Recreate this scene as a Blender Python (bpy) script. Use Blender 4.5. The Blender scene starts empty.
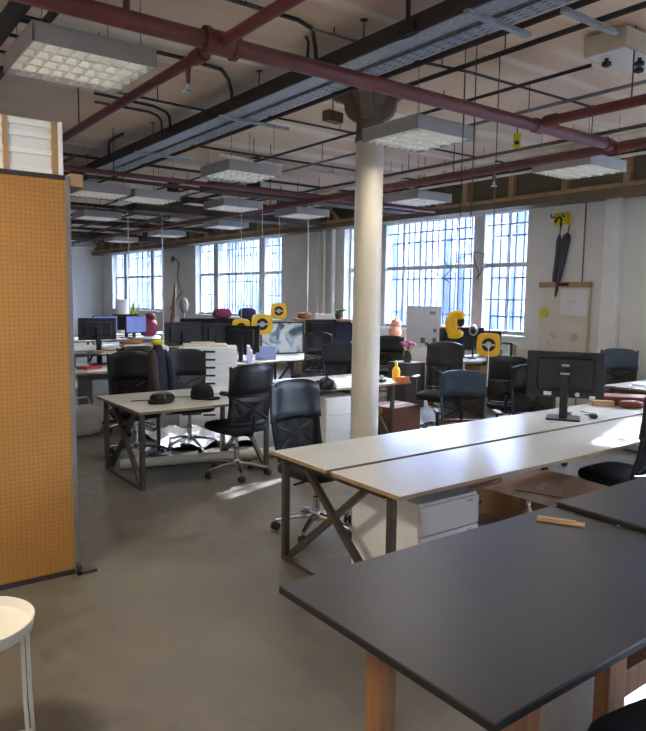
import bpy, math, random
from mathutils import Vector, Matrix
random.seed(7)
S = bpy.context.scene
COL = S.collection
R = math.radians
PI = math.pi

# ------------------------------------------------------------------ materials
def lin(c):
    return tuple(((x / 255) / 12.92 if x / 255 <= 0.04045 else ((x / 255 + 0.055) / 1.055) ** 2.4) for x in c) + (1,)

MATS = {}
def mat(name, rgb, rough=0.5, metal=0.0, var=0.12, scale=6.0, bump=0.0, rgb2=None, stretch=None, spec=0.5, emit=0.0, coat=0.0):
    if name in MATS:
        return MATS[name]
    m = bpy.data.materials.new(name)
    m.use_nodes = True
    nt = m.node_tree
    b = nt.nodes['Principled BSDF']
    b.inputs['Roughness'].default_value = rough
    b.inputs['Metallic'].default_value = metal
    b.inputs['Specular IOR Level'].default_value = spec
    if coat:
        b.inputs['Coat Weight'].default_value = coat
        b.inputs['Coat Roughness'].default_value = 0.2
    tc = nt.nodes.new('ShaderNodeTexCoord')
    mp = nt.nodes.new('ShaderNodeMapping')
    if stretch:
        mp.inputs['Scale'].default_value = stretch
    nt.links.new(tc.outputs['Object'], mp.inputs['Vector'])
    nz = nt.nodes.new('ShaderNodeTexNoise')
    nz.inputs['Scale'].default_value = scale
    nz.inputs['Detail'].default_value = 4
    nt.links.new(mp.outputs['Vector'], nz.inputs['Vector'])
    cr = nt.nodes.new('ShaderNodeValToRGB')
    a = lin(rgb)
    c2 = lin(rgb2) if rgb2 else tuple(min(1, x * (1 + var)) for x in a[:3]) + (1,)
    c1 = a if rgb2 else tuple(x * (1 - var) for x in a[:3]) + (1,)
    cr.color_ramp.elements[0].position = 0.3
    cr.color_ramp.elements[1].position = 0.7
    cr.color_ramp.elements[0].color = c1
    cr.color_ramp.elements[1].color = c2
    nt.links.new(nz.outputs['Fac'], cr.inputs['Fac'])
    nt.links.new(cr.outputs['Color'], b.inputs['Base Color'])
    if bump:
        bp = nt.nodes.new('ShaderNodeBump')
        bp.inputs['Strength'].default_value = bump
        bp.inputs['Distance'].default_value = 0.01
        nt.links.new(nz.outputs['Fac'], bp.inputs['Height'])
        nt.links.new(bp.outputs['Normal'], b.inputs['Normal'])
    if emit:
        b.inputs['Emission Color'].default_value = lin(rgb)
        b.inputs['Emission Strength'].default_value = emit
    MATS[name] = m
    return m

def mesh_fabric(name, rgb, see):
    m = mat(name, rgb, 0.7)
    nt = m.node_tree
    out = [n for n in nt.nodes if n.type == 'OUTPUT_MATERIAL'][0]
    b = nt.nodes['Principled BSDF']
    t = nt.nodes.new('ShaderNodeBsdfTransparent')
    mx = nt.nodes.new('ShaderNodeMixShader')
    mx.inputs[0].default_value = see
    nt.links.new(b.outputs[0], mx.inputs[1])
    nt.links.new(t.outputs[0], mx.inputs[2])
    nt.links.new(mx.outputs[0], out.inputs[0])
    return m

def glass_pane(name, tint=(235, 242, 248)):
    m = bpy.data.materials.new(name)
    m.use_nodes = True
    nt = m.node_tree
    for n in list(nt.nodes):
        if n.type != 'OUTPUT_MATERIAL':
            nt.nodes.remove(n)
    out = nt.nodes[0]
    t = nt.nodes.new('ShaderNodeBsdfTransparent')
    t.inputs[0].default_value = lin(tint)
    g = nt.nodes.new('ShaderNodeBsdfGlossy')
    g.inputs['Roughness'].default_value = 0.05
    mx = nt.nodes.new('ShaderNodeMixShader')
    mx.inputs[0].default_value = 0.05
    nt.links.new(t.outputs[0], mx.inputs[1])
    nt.links.new(g.outputs[0], mx.inputs[2])
    nt.links.new(mx.outputs[0], out.inputs[0])
    return m

def pegboard_mat():
    m = mat('pegboard_brown', (176, 124, 58), 0.5, 0, 0.08, 3.0)
    nt = m.node_tree
    b = nt.nodes['Principled BSDF']
    tc = nt.nodes.new('ShaderNodeTexCoord')
    sp = nt.nodes.new('ShaderNodeSeparateXYZ')
    nt.links.new(tc.outputs['Object'], sp.inputs[0])
    def cell(sock):
        a = nt.nodes.new('ShaderNodeMath'); a.operation = 'MULTIPLY'; a.inputs[1].default_value = 1 / 0.0254
        f = nt.nodes.new('ShaderNodeMath'); f.operation = 'FRACT'
        s = nt.nodes.new('ShaderNodeMath'); s.operation = 'SUBTRACT'; s.inputs[1].default_value = 0.5
        q = nt.nodes.new('ShaderNodeMath'); q.operation = 'POWER'; q.inputs[1].default_value = 2
        nt.links.new(sock, a.inputs[0]); nt.links.new(a.outputs[0], f.inputs[0]); nt.links.new(f.outputs[0], s.inputs[0]); nt.links.new(s.outputs[0], q.inputs[0])
        return q.outputs[0]
    ad = nt.nodes.new('ShaderNodeMath'); ad.operation = 'ADD'
    nt.links.new(cell(sp.outputs[0]), ad.inputs[0]); nt.links.new(cell(sp.outputs[2]), ad.inputs[1])
    lt = nt.nodes.new('ShaderNodeMath'); lt.operation = 'LESS_THAN'; lt.inputs[1].default_value = 0.05
    nt.links.new(ad.outputs[0], lt.inputs[0])
    mx = nt.nodes.new('ShaderNodeMixRGB')
    mx.inputs[2].default_value = lin((152, 104, 48))
    src = b.inputs['Base Color'].links[0].from_socket
    nt.links.new(lt.outputs[0], mx.inputs[0]); nt.links.new(src, mx.inputs[1]); nt.links.new(mx.outputs[0], b.inputs['Base Color'])
    return m

def floor_mat():
    m = mat('polished_concrete', (103, 97, 86), 0.42, 0, 0.16, 1.1, 0.03)
    nt = m.node_tree
    b = nt.nodes['Principled BSDF']
    tc = nt.nodes.new('ShaderNodeTexCoord')
    n2 = nt.nodes.new('ShaderNodeTexNoise'); n2.inputs['Scale'].default_value = 5.5; n2.inputs['Detail'].default_value = 8; n2.inputs['Distortion'].default_value = 1.4
    nt.links.new(tc.outputs['Object'], n2.inputs['Vector'])
    r = nt.nodes.new('ShaderNodeMapRange'); r.inputs[1].default_value = 0.3; r.inputs[2].default_value = 0.7; r.inputs[3].default_value = 0.82; r.inputs[4].default_value = 1.12
    nt.links.new(n2.outputs['Fac'], r.inputs[0])
    mx = nt.nodes.new('ShaderNodeMixRGB'); mx.blend_type = 'MULTIPLY'; mx.inputs[0].default_value = 1
    src = b.inputs['Base Color'].links[0].from_socket
    nt.links.new(src, mx.inputs[1]); nt.links.new(r.outputs[0], mx.inputs[2]); nt.links.new(mx.outputs[0], b.inputs['Base Color'])
    r2 = nt.nodes.new('ShaderNodeMapRange'); r2.inputs[1].default_value = 0.3; r2.inputs[2].default_value = 0.7; r2.inputs[3].default_value = 0.3; r2.inputs[4].default_value = 0.55
    nt.links.new(n2.outputs['Fac'], r2.inputs[0]); nt.links.new(r2.outputs[0], b.inputs['Roughness'])
    return m

def ceiling_mat():
    m = mat('ceiling_concrete', (220, 190, 164), 0.9, 0, 0.1, 0.9, rgb2=(238, 216, 190))
    nt = m.node_tree
    b = nt.nodes['Principled BSDF']
    tc = nt.nodes.new('ShaderNodeTexCoord')
    mp = nt.nodes.new('ShaderNodeMapping'); mp.inputs['Scale'].default_value = (0.12, 1.15, 1)
    nt.links.new(tc.outputs['Object'], mp.inputs[0])
    n2 = nt.nodes.new('ShaderNodeTexNoise'); n2.inputs['Scale'].default_value = 2.2; n2.inputs['Detail'].default_value = 3
    nt.links.new(mp.outputs[0], n2.inputs['Vector'])
    cr = nt.nodes.new('ShaderNodeValToRGB')
    cr.color_ramp.elements[0].position = 0.54; cr.color_ramp.elements[0].color = (0, 0, 0, 1)
    cr.color_ramp.elements[1].position = 0.64; cr.color_ramp.elements[1].color = (1, 1, 1, 1)
    nt.links.new(n2.outputs['Fac'], cr.inputs[0])
    mx = nt.nodes.new('ShaderNodeMixRGB'); mx.inputs[2].default_value = lin((246, 240, 224))
    src = b.inputs['Base Color'].links[0].from_socket
    sc = nt.nodes.new('ShaderNodeMath'); sc.operation = 'MULTIPLY'; sc.inputs[1].default_value = 0.75
    nt.links.new(cr.outputs[0], sc.inputs[0])
    nt.links.new(sc.outputs[0], mx.inputs[0]); nt.links.new(src, mx.inputs[1]); nt.links.new(mx.outputs[0], b.inputs['Base Color'])
    return m

def facade_mat():
    m = mat('opposite_facade', (205, 215, 232), 0.8, 0, 0.05, 2)
    nt = m.node_tree
    b = nt.nodes['Principled BSDF']
    tc = nt.nodes.new('ShaderNodeTexCoord')
    mp = nt.nodes.new('ShaderNodeMapping'); mp.inputs['Scale'].default_value = (1, 1.5, 0.22)
    nt.links.new(tc.outputs['Object'], mp.inputs[0])
    n2 = nt.nodes.new('ShaderNodeTexNoise'); n2.inputs['Scale'].default_value = 1.6; n2.inputs['Detail'].default_value = 5
    nt.links.new(mp.outputs[0], n2.inputs['Vector'])
    cr = nt.nodes.new('ShaderNodeValToRGB')
    e = cr.color_ramp.elements
    e[0].position = 0.36; e[0].color = lin((40, 52, 82))
    e[1].position = 0.62; e[1].color = lin((140, 150, 168))
    x = e.new(0.48); x.color = lin((84, 100, 134))
    nt.links.new(n2.outputs['Fac'], cr.inputs[0]); nt.links.new(cr.outputs[0], b.inputs['Base Color'])
    return m

def print_mat():
    # a generic sheet: pale ground with soft grey-blue brush shapes
    m = mat('brush_print', (226, 224, 216), 0.6, 0, 0.05, 3)
    nt = m.node_tree
    b = nt.nodes['Principled BSDF']
    tc = nt.nodes.new('ShaderNodeTexCoord')
    n2 = nt.nodes.new('ShaderNodeTexNoise'); n2.inputs['Scale'].default_value = 3.2; n2.inputs['Distortion'].default_value = 1.2
    nt.links.new(tc.outputs['Object'], n2.inputs['Vector'])
    cr = nt.nodes.new('ShaderNodeValToRGB')
    e = cr.color_ramp.elements
    e[0].position = 0.34; e[0].color = lin((84, 98, 112)); e[1].position = 0.47; e[1].color = lin((228, 226, 220))
    x = e.new(0.4); x.color = lin((168, 184, 190))
    nt.links.new(n2.outputs['Fac'], cr.inputs[0]); nt.links.new(cr.outputs[0], b.inputs['Base Color'])
    return m

M_WALL = mat('wall_paint', (232, 229, 221), 0.75, 0, 0.05, 1.6)
M_WALL_W = mat('wall_paint_window', (232, 231, 225), 0.75, 0, 0.06, 1.4)
M_TRIMW = mat('white_trim_paint', (242, 242, 240), 0.5, 0, 0.03, 4)
M_FRAME = mat('window_frame_paint', (206, 208, 206), 0.5, 0, 0.05, 4)
M_BAR = mat('security_bar_paint', (70, 78, 98), 0.6, 0, 0.05, 4)
M_GLASS = glass_pane('window_glass', (214, 222, 236))
M_COLUMN = mat('column_cream_paint', (206, 199, 182), 0.45, 0, 0.06, 2.5)
M_COLTOP = mat('column_brown_paint', (112, 98, 86), 0.6, 0, 0.12, 5)
M_WOOD_RAW = mat('raw_timber', (160, 128, 92), 0.7, 0, 0.15, 5, rgb2=(186, 152, 112), stretch=(1, 1, 4))
M_OLIVE = mat('olive_board', (104, 98, 74), 0.8, 0, 0.15, 2)
M_RED = mat('oxblood_pipe_paint', (106, 52, 50), 0.45, 0, 0.15, 6)
M_TRAYD = mat('dark_steel_channel', (62, 58, 54), 0.6, 0.3, 0.15, 3)
M_GALV = mat('galvanised_steel', (150, 158, 166), 0.5, 0.55, 0.2, 30, rgb2=(186, 194, 202))
M_COND = mat('black_conduit', (44, 42, 42), 0.5, 0.2, 0.15, 5)
M_CONDG = mat('grey_conduit', (128, 126, 122), 0.5, 0.3, 0.15, 5)
M_CONDW = mat('white_conduit', (214, 208, 198), 0.5, 0, 0.1, 5)
M_CONDB = mat('brown_conduit', (92, 74, 62), 0.6, 0, 0.15, 5)
M_CORDW = mat('white_cord', (208, 206, 198), 0.6, 0, 0.05, 5)
M_CORDB = mat('dark_cord', (46, 48, 54), 0.6, 0, 0.05, 5)
M_LITE = mat('fixture_grey_enamel', (170, 168, 166), 0.5, 0.1, 0.06, 4)
M_LOUV = mat('louvre_white_enamel', (238, 238, 230), 0.35, 0.1, 0.04, 4)
M_TUBE = mat('fluorescent_tube', (255, 250, 240), 0.4, 0, 0.0, 4, emit=0.55)
M_TAN = mat('tan_box_wood', (176, 140, 98), 0.7, 0, 0.1, 5)
M_WHITEB = mat('white_melamine', (234, 233, 228), 0.4, 0, 0.03, 3)
M_DESK = mat('desk_laminate', (222, 223, 214), 0.2, 0, 0.03, 3)
M_EDGE = mat('desk_plywood_edge', (150, 122, 88), 0.6, 0, 0.12, 14)
M_STEEL = mat('raw_steel_tube', (96, 88, 78), 0.42, 0.65, 0.2, 8)
M_BLKTOP = mat('black_laminate_top', (62, 61, 60), 0.4, 0, 0.1, 2.5)
M_BLKEDGE = mat('black_laminate_edge', (18, 17, 16), 0.5, 0, 0.1, 5)
M_PINE = mat('oiled_pine', (116, 76, 46), 0.55, 0, 0.1, 5, rgb2=(150, 104, 66), stretch=(9, 9, 0.6))
M_PINEL = mat('pale_pine', (206, 172, 130), 0.6, 0, 0.12, 12)
M_STOOL = mat('white_powder_coat', (222, 216, 200), 0.4, 0, 0.03, 4)
M_BLK = mat('black_plastic', (19, 19, 21), 0.42, 0, 0.1, 8)
M_BLKM = mat('black_matte_fabric', (15, 15, 17), 0.85, 0, 0.15, 40)
M_LEATH = mat('black_leatherette', (19, 21, 25), 0.34, 0, 0.12, 10)
M_MESH = mesh_fabric('black_chair_mesh', (13, 13, 15), 0.28)
M_CHROME = mat('chrome', (214, 214, 216), 0.16, 1.0, 0.02, 4)
M_SCREEN = mat('dark_screen', (16, 18, 24), 0.25, 0, 0.1, 3)
M_SCRBL = mat('bluish_screen', (116, 130, 190), 0.3, 0, 0.2, 3, emit=0.25)
M_YEL = mat('reel_yellow', (236, 186, 30), 0.4, 0, 0.05, 5)
M_ORA = mat('orange_plastic', (224, 120, 30), 0.5, 0, 0.06, 5)
M_CARD = mat('cardboard', (164, 122, 84), 0.8, 0, 0.1, 6)
M_CARDD = mat('brown_cardboard_dark', (120, 78, 54), 0.75, 0, 0.15, 6)
M_WRAP = mat('clear_wrap', (206, 180, 156), 0.2, 0, 0.2, 12)
M_PAPER = mat('white_paper', (236, 236, 236), 0.7, 0, 0.03, 5)
M_ROLL = mat('cream_paper_roll', (214, 204, 180), 0.7, 0, 0.05, 5)
M_UMB = mat('umbrella_charcoal', (84, 80, 88), 0.7, 0, 0.12, 10)
M_FLIP = mat('flipchart_paper', (226, 220, 204), 0.7, 0, 0.04, 3)
M_MARK = mat('faint_marker', (204, 198, 186), 0.8, 0, 0.1, 9)
M_PINK = mat('pink_plastic', (206, 96, 150), 0.6, 0, 0.15, 6)
M_RED2 = mat('bright_red', (200, 52, 56), 0.5, 0, 0.1, 6)
M_MAG = mat('dark_magenta_fabric', (132, 44, 70), 0.8, 0, 0.15, 6)
M_PEACH = mat('peach_plush', (226, 160, 130), 0.9, 0, 0.15, 12)
M_LEAF = mat('plant_leaf', (78, 112, 54), 0.6, 0, 0.2, 12)
M_TERRA = mat('dark_pot', (70, 62, 56), 0.7, 0, 0.1, 6)
M_NAVY = mat('navy_cloth', (44, 46, 66), 0.85, 0, 0.2, 8)
M_GREYC = mat('grey_canvas', (150, 146, 136), 0.85, 0, 0.12, 6)
M_BRNB = mat('rust_brown_case', (124, 66, 44), 0.6, 0, 0.15, 6)
M_SILV = mat('silver_plastic', (184, 186, 190), 0.3, 0.6, 0.05, 6)
M_YTAG = mat('yellow_tag', (222, 206, 34), 0.6, 0, 0.05, 6)
M_LILAC = mat('lilac_paper', (214, 204, 228), 0.7, 0, 0.06, 6)
M_SKYG = mat('asphalt', (120, 120, 118), 0.9, 0, 0.1, 2)
M_FLOOR = floor_mat()
M_CEIL = ceiling_mat()
M_PEG = pegboard_mat()
M_FAC = facade_mat()
M_ART = print_mat()

# ------------------------------------------------------------------ mesh builder
class MB:
    def __init__(s):
        s.v = []; s.f = []
    def add(s, v, f, T=None):
        o = len(s.v)
        s.v += [tuple(T @ Vector(p)) if T else tuple(p) for p in v]
        s.f += [tuple(i + o for i in q) for q in f]
        return s
    def b(s, x0, x1, y0, y1, z0, z1, T=None):
        v = [(x, y, z) for x in (x0, x1) for y in (y0, y1) for z in (z0, z1)]
        return s.add(v, [(0, 1, 3, 2), (4, 6, 7, 5), (0, 4, 5, 1), (2, 3, 7, 6), (0, 2, 6, 4), (1, 5, 7, 3)], T)
    def bar(s, a, b, w, h=None):
        # rectangular bar between two points
        a = Vector(a); b = Vector(b); h = h or w
        d = b - a; L = d.length; q = d.to_track_quat('Z', 'Y') if abs(d.normalized().x) < 0.99 else d.to_track_quat('Z', 'Y')
        return s.b(-w / 2, w / 2, -h / 2, h / 2, 0, L, Matrix.Translation(a) @ q.to_matrix().to_4x4())
    def tube(s, pts, r, n=8, cap=True):
        pts = [Vector(p) for p in pts]
        rr = r if isinstance(r, (list, tuple)) else [r] * len(pts)
        v = []; f = []
        up = None
        for i, p in enumerate(pts):
            d = (pts[min(i + 1, len(pts) - 1)] - pts[max(i - 1, 0)]).normalized()
            if up is None:
                up = Vector((0, 0, 1)) if abs(d.z) < 0.9 else Vector((1, 0, 0))
            x = d.cross(up)
            if x.length < 1e-4:
                x = d.cross(Vector((0, 1, 0)))
            x.normalize(); y = x.cross(d).normalized(); up = y
            for k in range(n):
                a = 2 * PI * k / n
                v.append(p + (x * math.cos(a) + y * math.sin(a)) * rr[i])
        for i in range(len(pts) - 1):
            for k in range(n):
                f.append((i * n + k, i * n + (k + 1) % n, (i + 1) * n + (k + 1) % n, (i + 1) * n + k))
        if cap:
            f.append(tuple(range(n - 1, -1, -1))); f.append(tuple((len(pts) - 1) * n + k for k in range(n)))
        return s.add(v, f)
    def lathe(s, prof, n=20, T=None):
        v = []; f = []
        for r, z in prof:
            for k in range(n):
                a = 2 * PI * k / n
                v.append((r * math.cos(a), r * math.sin(a), z))
        for i in range(len(prof) - 1):
            for k in range(n):
                f.append((i * n + k, i * n + (k + 1) % n, (i + 1) * n + (k + 1) % n, (i + 1) * n + k))
        f.append(tuple(range(n - 1, -1, -1))); f.append(tuple((len(prof) - 1) * n + k for k in range(n)))
        return s.add(v, f, T)
    def ell(s, c, r, e1=1.0, e2=1.0, n=16, m=10, T=None):
        # superellipsoid
        pw = lambda x, e: math.copysign(abs(x) ** e, x)
        v = []; f = []
        for i in range(m + 1):
            p = -PI / 2 + PI * i / m
            p = max(-PI / 2 + 0.02, min(PI / 2 - 0.02, p))
            for k in range(n):
                a = 2 * PI * k / n
                v.append((c[0] + r[0] * pw(math.cos(p), e1) * pw(math.cos(a), e2), c[1] + r[1] * pw(math.cos(p), e1) * pw(math.sin(a), e2), c[2] + r[2] * pw(math.sin(p), e1)))
        for i in range(m):
            for k in range(n):
                f.append((i * n + k, i * n + (k + 1) % n, (i + 1) * n + (k + 1) % n, (i + 1) * n + k))
        f.append(tuple(range(n - 1, -1, -1))); f.append(tuple(m * n + k for k in range(n)))
        return s.add(v, f, T)
    def prism(s, poly, h, T=None):
        n = len(poly)
        v = [(x, y, 0) for x, y in poly] + [(x, y, h) for x, y in poly]
        f = [tuple(range(n - 1, -1, -1)), tuple(range(n, 2 * n))] + [(k, (k + 1) % n, (k + 1) % n + n, k + n) for k in range(n)]
        return s.add(v, f, T)
    def sheet(s, fn, nu, nv, t):
        # two-sided curved panel; fn(u, v) -> point, thickness along y
        v = []; f = []
        W = nu + 1
        for side in (0, 1):
            for j in range(nv + 1):
                for i in range(nu + 1):
                    p = fn(i / nu * 2 - 1, j / nv)
                    edge = 0.35 if i in (0, nu) or j in (0, nv) else 1
                    v.append((p[0], p[1] + (t / 2 if side else -t / 2) * edge, p[2]))
        o = W * (nv + 1)
        for j in range(nv):
            for i in range(nu):
                a = j * W + i
                f.append((a, a + 1, a + 1 + W, a + W)); f.append((o + a, o + a + W, o + a + W + 1, o + a + 1))
        for i in range(nu):
            f.append((i, o + i, o + i + 1, i + 1)); a = nv * W + i; f.append((a, a + 1, o + a + 1, o + a))
        for j in range(nv):
            a = j * W; f.append((a, a + W, o + a + W, o + a)); a = j * W + nu; f.append((a, o + a, o + a + W, a + W))
        return s.add(v, f)
    def build(s, name, m, parent=None, smooth=False, bevel=0.0, loc=None, rz=0):
        me = bpy.data.meshes.new(name)
        me.from_pydata(s.v, [], s.f)
        me.materials.append(m)
        me.update()
        if smooth:
            for p in me.polygons:
                p.use_smooth = True
            try:
                me.set_sharp_from_angle(angle=R(40))
            except Exception:
                pass
        o = bpy.data.objects.new(name, me)
        COL.objects.link(o)
        if parent:
            o.parent = parent
        if loc:
            o.location = loc
        o.rotation_euler.z = rz
        if bevel:
            md = o.modifiers.new('bevel', 'BEVEL'); md.width = bevel; md.segments = 2; md.limit_method = 'ANGLE'
        return o

def tag(o, label, cat, group=None):
    o['label'] = label; o['category'] = cat
    if group:
        o['group'] = group
    return o

def thing(name, label, cat, loc=(0, 0, 0), rz=0.0, group=None):
    o = bpy.data.objects.new(name, None)
    o.empty_display_size = 0.1
    COL.objects.link(o)
    o.location = loc; o.rotation_euler.z = rz
    return tag(o, label, cat, group)

def struct(o):
    o['kind'] = 'structure'
    return o

def dup(root, loc, rz, label=None, group=None):
    r = root.copy(); COL.objects.link(r); r.location = loc; r.rotation_euler.z = rz
    if label:
        r['label'] = label
    if group:
        r['group'] = group
    for ch in list(root.children):
        c = ch.copy(); COL.objects.link(c); c.parent = r
        for g in list(ch.children):
            d = g.copy(); COL.objects.link(d); d.parent = c
    return r

def tint(root, part, m):
    # give one copied thing its own material on one part
    for c in root.children:
        if c.name.split('.')[0] == part:
            c.data = c.data.copy(); c.data.materials[0] = m

# ------------------------------------------------------------------ room shell
XW, CZ = 9.0, 3.66
X0, Y0, Y1 = -2.2, -8.6, 26.5
struct(MB().b(X0 - .3, XW + .4, Y0 - .3, Y1 + .3, -.15, 0).build('floor', M_FLOOR))
struct(MB().b(X0 - .3, XW + .4, Y0 - .3, Y1 + .3, CZ, CZ + .3).build('ceiling', M_CEIL))
struct(MB().b(X0 - .3, X0, Y0, Y1, 0, CZ).build('wall_left', M_WALL))
struct(MB().b(X0, XW, Y0 - .3, Y0, 0, CZ).build('wall_back', M_WALL))
struct(MB().b(X0, XW, Y1, Y1 + .3, 0, CZ).build('wall_far', M_WALL))
SILL, TOP = 1.06, 3.11
WINS = [(20.8, 25.42), (13.77, 18.39), (6.73, 11.35), (-.42, 4.2), (-7.33, -2.71)]
edges = [Y1] + [y for a, b in WINS for y in (b, a)] + [Y0]
w = MB()
w.b(XW, XW + .4, Y0, Y1, 0, SILL).b(XW, XW + .4, Y0, Y1, TOP, CZ)
for i in range(0, len(edges), 2):
    w.b(XW, XW + .4, edges[i + 1], edges[i], SILL, TOP)
struct(w.build('wall_right', M_WALL_W))
GX = 9.2
for i, (a, b) in enumerate(WINS):
    root = bpy.data.objects.new('window_%d' % (i + 1), None); COL.objects.link(root); struct(root)
    m1, m2 = (a + .95, a + 1.19), (b - 1.19, b - .95)
    f = MB()
    f.b(GX - .09, GX + .09, m1[0], m1[1], SILL, TOP).b(GX - .09, GX + .09, m2[0], m2[1], SILL, TOP)
    f.b(GX - .05, GX + .05, a, a + .05, SILL, TOP).b(GX - .05, GX + .05, b - .05, b, SILL, TOP)
    f.b(GX - .05, GX + .05, a, b, SILL, SILL + .06).b(GX - .05, GX + .05, a, b, TOP - .06, TOP)
    f.build('window_frame', M_FRAME, root, bevel=.006)
    g = MB()
    for p, q in ((a, m1[0]), (m1[1], m2[0]), (m2[1], b)):
        s = MB()
        s.b(GX - .04, GX + .03, p, q, 2.17, 2.24)
        n = 1 if q - p < 1.2 else 4
        for k in range(1, n + 1):
            y = p + (q - p) * k / (n + 1)
            s.b(GX - .015, GX + .015, y - .012, y + .012, SILL, TOP)
        s.b(GX - .015, GX + .015, p, q, 2.86, 2.885)
        if q - p < 1.2:
            s.b(GX - .015, GX + .015, p, q, 1.62, 1.645)
        s.build('window_sash', M_FRAME, root)
        g.b(GX - .003, GX + .003, p, q, SILL + .03, TOP - .03)
    g.build('window_pane', M_GLASS, root)
    br = MB()
    n = int((b - a) / .155)
    for k in range(1, n):
        y = a + (b - a) * k / n
        br.b(9.34, 9.362, y - .013, y + .013, SILL, TOP)
    for z in (1.35, 2.0, 2.7):
        br.b(9.335, 9.367, a, b, z - .015, z + .015)
    br.build('window_bars', M_BAR, root)
    MB().b(XW - .07, GX - .05, a - .06, b + .06, SILL - .035, SILL).build('window_sill', M_TRIMW, root, bevel=.006)

# timber bulkhead above the windows
bk = MB().b(8.7, XW, Y0, Y1, 3.16, CZ).build('trim_1', M_OLIVE); struct(bk)
lg = MB().b(8.6, XW, Y0, Y1, 3.05, 3.15)
struct(lg.build('trim_2', mat('fascia_brown', (112, 98, 76), .75, 0, .12, 2)))
struct(MB().b(8.58, 8.7, Y0, Y1, 3.15, 3.2).build('trim_9', M_WOOD_RAW))
st = MB()
y = 4.0
while y < 26:
    st.b(8.62, 8.7, y - .045, y + .045, 3.2, CZ)
    y += .93
st.bar((8.655, 8.25, 3.19), (8.655, 9.1, 3.64), .08, .05)
st.bar((8.655, 11.1, 3.19), (8.655, 11.75, 3.64), .08, .05)
struct(st.build('trim_3', M_WOOD_RAW))
# boxed riser and downpipes on the window wall
struct(MB().b(8.86, XW, 5.12, 5.36, 0, 3.05).build('trim_4', M_TRIMW, bevel=.02))
struct(MB().b(8.9, XW, 12.15, 12.75, 0, 3.05).build('trim_5', M_WALL_W, bevel=.01))
for nm, yy, rr in (('trim_6', 11.62, .05), ('trim_7', 11.95, .035)):
    struct(MB().tube([(8.92, yy, 0), (8.92, yy, 3.05)], rr, 10).build(nm, M_TRIMW, smooth=True))
struct(MB().tube([(8.985, 5.73, 0), (8.985, 5.73, 3.05)], .012, 6).build('trim_8', M_CONDG, smooth=True))
# outside: opposite building, street, added unseen slab that cuts off the upper sun
struct(MB().b(16, 20, -3.5, 110, -4, 5.58).build('exterior_facade', M_FAC))
struct(MB().b(9.4, 60, -60, 80, -4.2, -4).build('exterior_street', M_SKYG))
struct(MB().b(9.4, 10.2, Y0, Y1, 3.46, 3.55).build('exterior_sun_blocker', M_TRIMW))

# ------------------------------------------------------------------ column
CX, CY = 4.42, 5.2
col = bpy.data.objects.new('column', None); COL.objects.link(col); col.location = (CX, CY, 0); struct(col)
tag(col, 'round cream painted column standing behind the long white desk', 'column')
MB().lathe([(.17, 0), (.17, .1), (.142, .14), (.137, 3.16)], 32).build('shaft', M_COLUMN, col, smooth=True)
MB().lathe([(.137, 3.16), (.148, 3.165), (.148, 3.2), (.138, 3.21), (.135, 3.45), (.15, 3.47), (.15, 3.5), (.17, 3.52), (.2, 3.66)], 32).build('collar', M_COLTOP, col, smooth=True)
prof = [(.12, 3.36), (.17, 3.37), (.22, 3.41), (.25, 3.47), (.255, 3.53), (.3, 3.56), (.36, 3.57), (.36, 3.66), (.12, 3.66)]
for k in range(4):
    T = Matrix.Rotation(k * PI / 2 + R(37), 4, 'Z') @ Matrix.Translation((0, .05, 0)) @ Matrix.Rotation(PI / 2, 4, 'X')
    MB().prism(prof, .1, T).build('capital_bracket', M_COLTOP, col, bevel=.008)

# ------------------------------------------------------------------ pegboard partition and box on it
pg = thing('pegboard_partition', 'tall orange brown pegboard partition standing on the floor at the left', 'partition', (1.183, 4.0, 0))
MB().b(-2.4, -.028, 0, .02, .03, 2.3).build('pegboard_panel', M_PEG, pg)
MB().b(-.028, 0, -.006, .045, 0, 2.325).build('edge_strip', M_CONDG, pg, bevel=.003)
MB().b(-2.4, -.028, -.006, .04, 2.3, 2.325).b(-2.4, -.028, -.006, .04, 0, .03).b(-2.4, -2.37, .02, .45, 0, 2.32).build('frame_rail', M_TRAYD, pg)
MB().b(-2.37, -.05, .04, .5, 2.26, 2.32).b(-2.37, -.05, .47, .5, 0, 2.26).build('back_panel', M_TAN, pg)
MB().b(-.02, .09, -.05, .0, 0, .02).b(-.02, .0, -.05, .0, 0, .06).build('foot', M_STEEL, pg)
MB().b(.0, .075, .0, .06, 2.27, 2.34).build('batten_end', M_TAN, pg, bevel=.003)
cr = thing('slatted_crate', 'white slatted crate with tan taped ends standing on the pegboard partition', 'crate', (.6, 4.0, 2.325))
MB().b(-.6, .52, .03, .33, 0, .02).b(-.6, .52, .03, .05, 0, .29).b(-.6, .52, .31, .33, 0, .29).build('panel', M_WHITEB, cr)
for z in (.0, .1, .19, .25):
    MB().b(-.6, .52, .02, .03, z, z + .03).build('slat', M_TRIMW, cr, bevel=.004)
MB().b(.494, .526, .012, .034, 0, .285).build('tape_strip', M_TAN, cr)
MB().b(.242, .267, .012, .034, 0, .285).build('tape_strip', M_TAN, cr)
MB().b(.527, .55, .0, .34, 0, .29).build('end_board', M_TRIMW, cr, bevel=.004)

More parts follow.
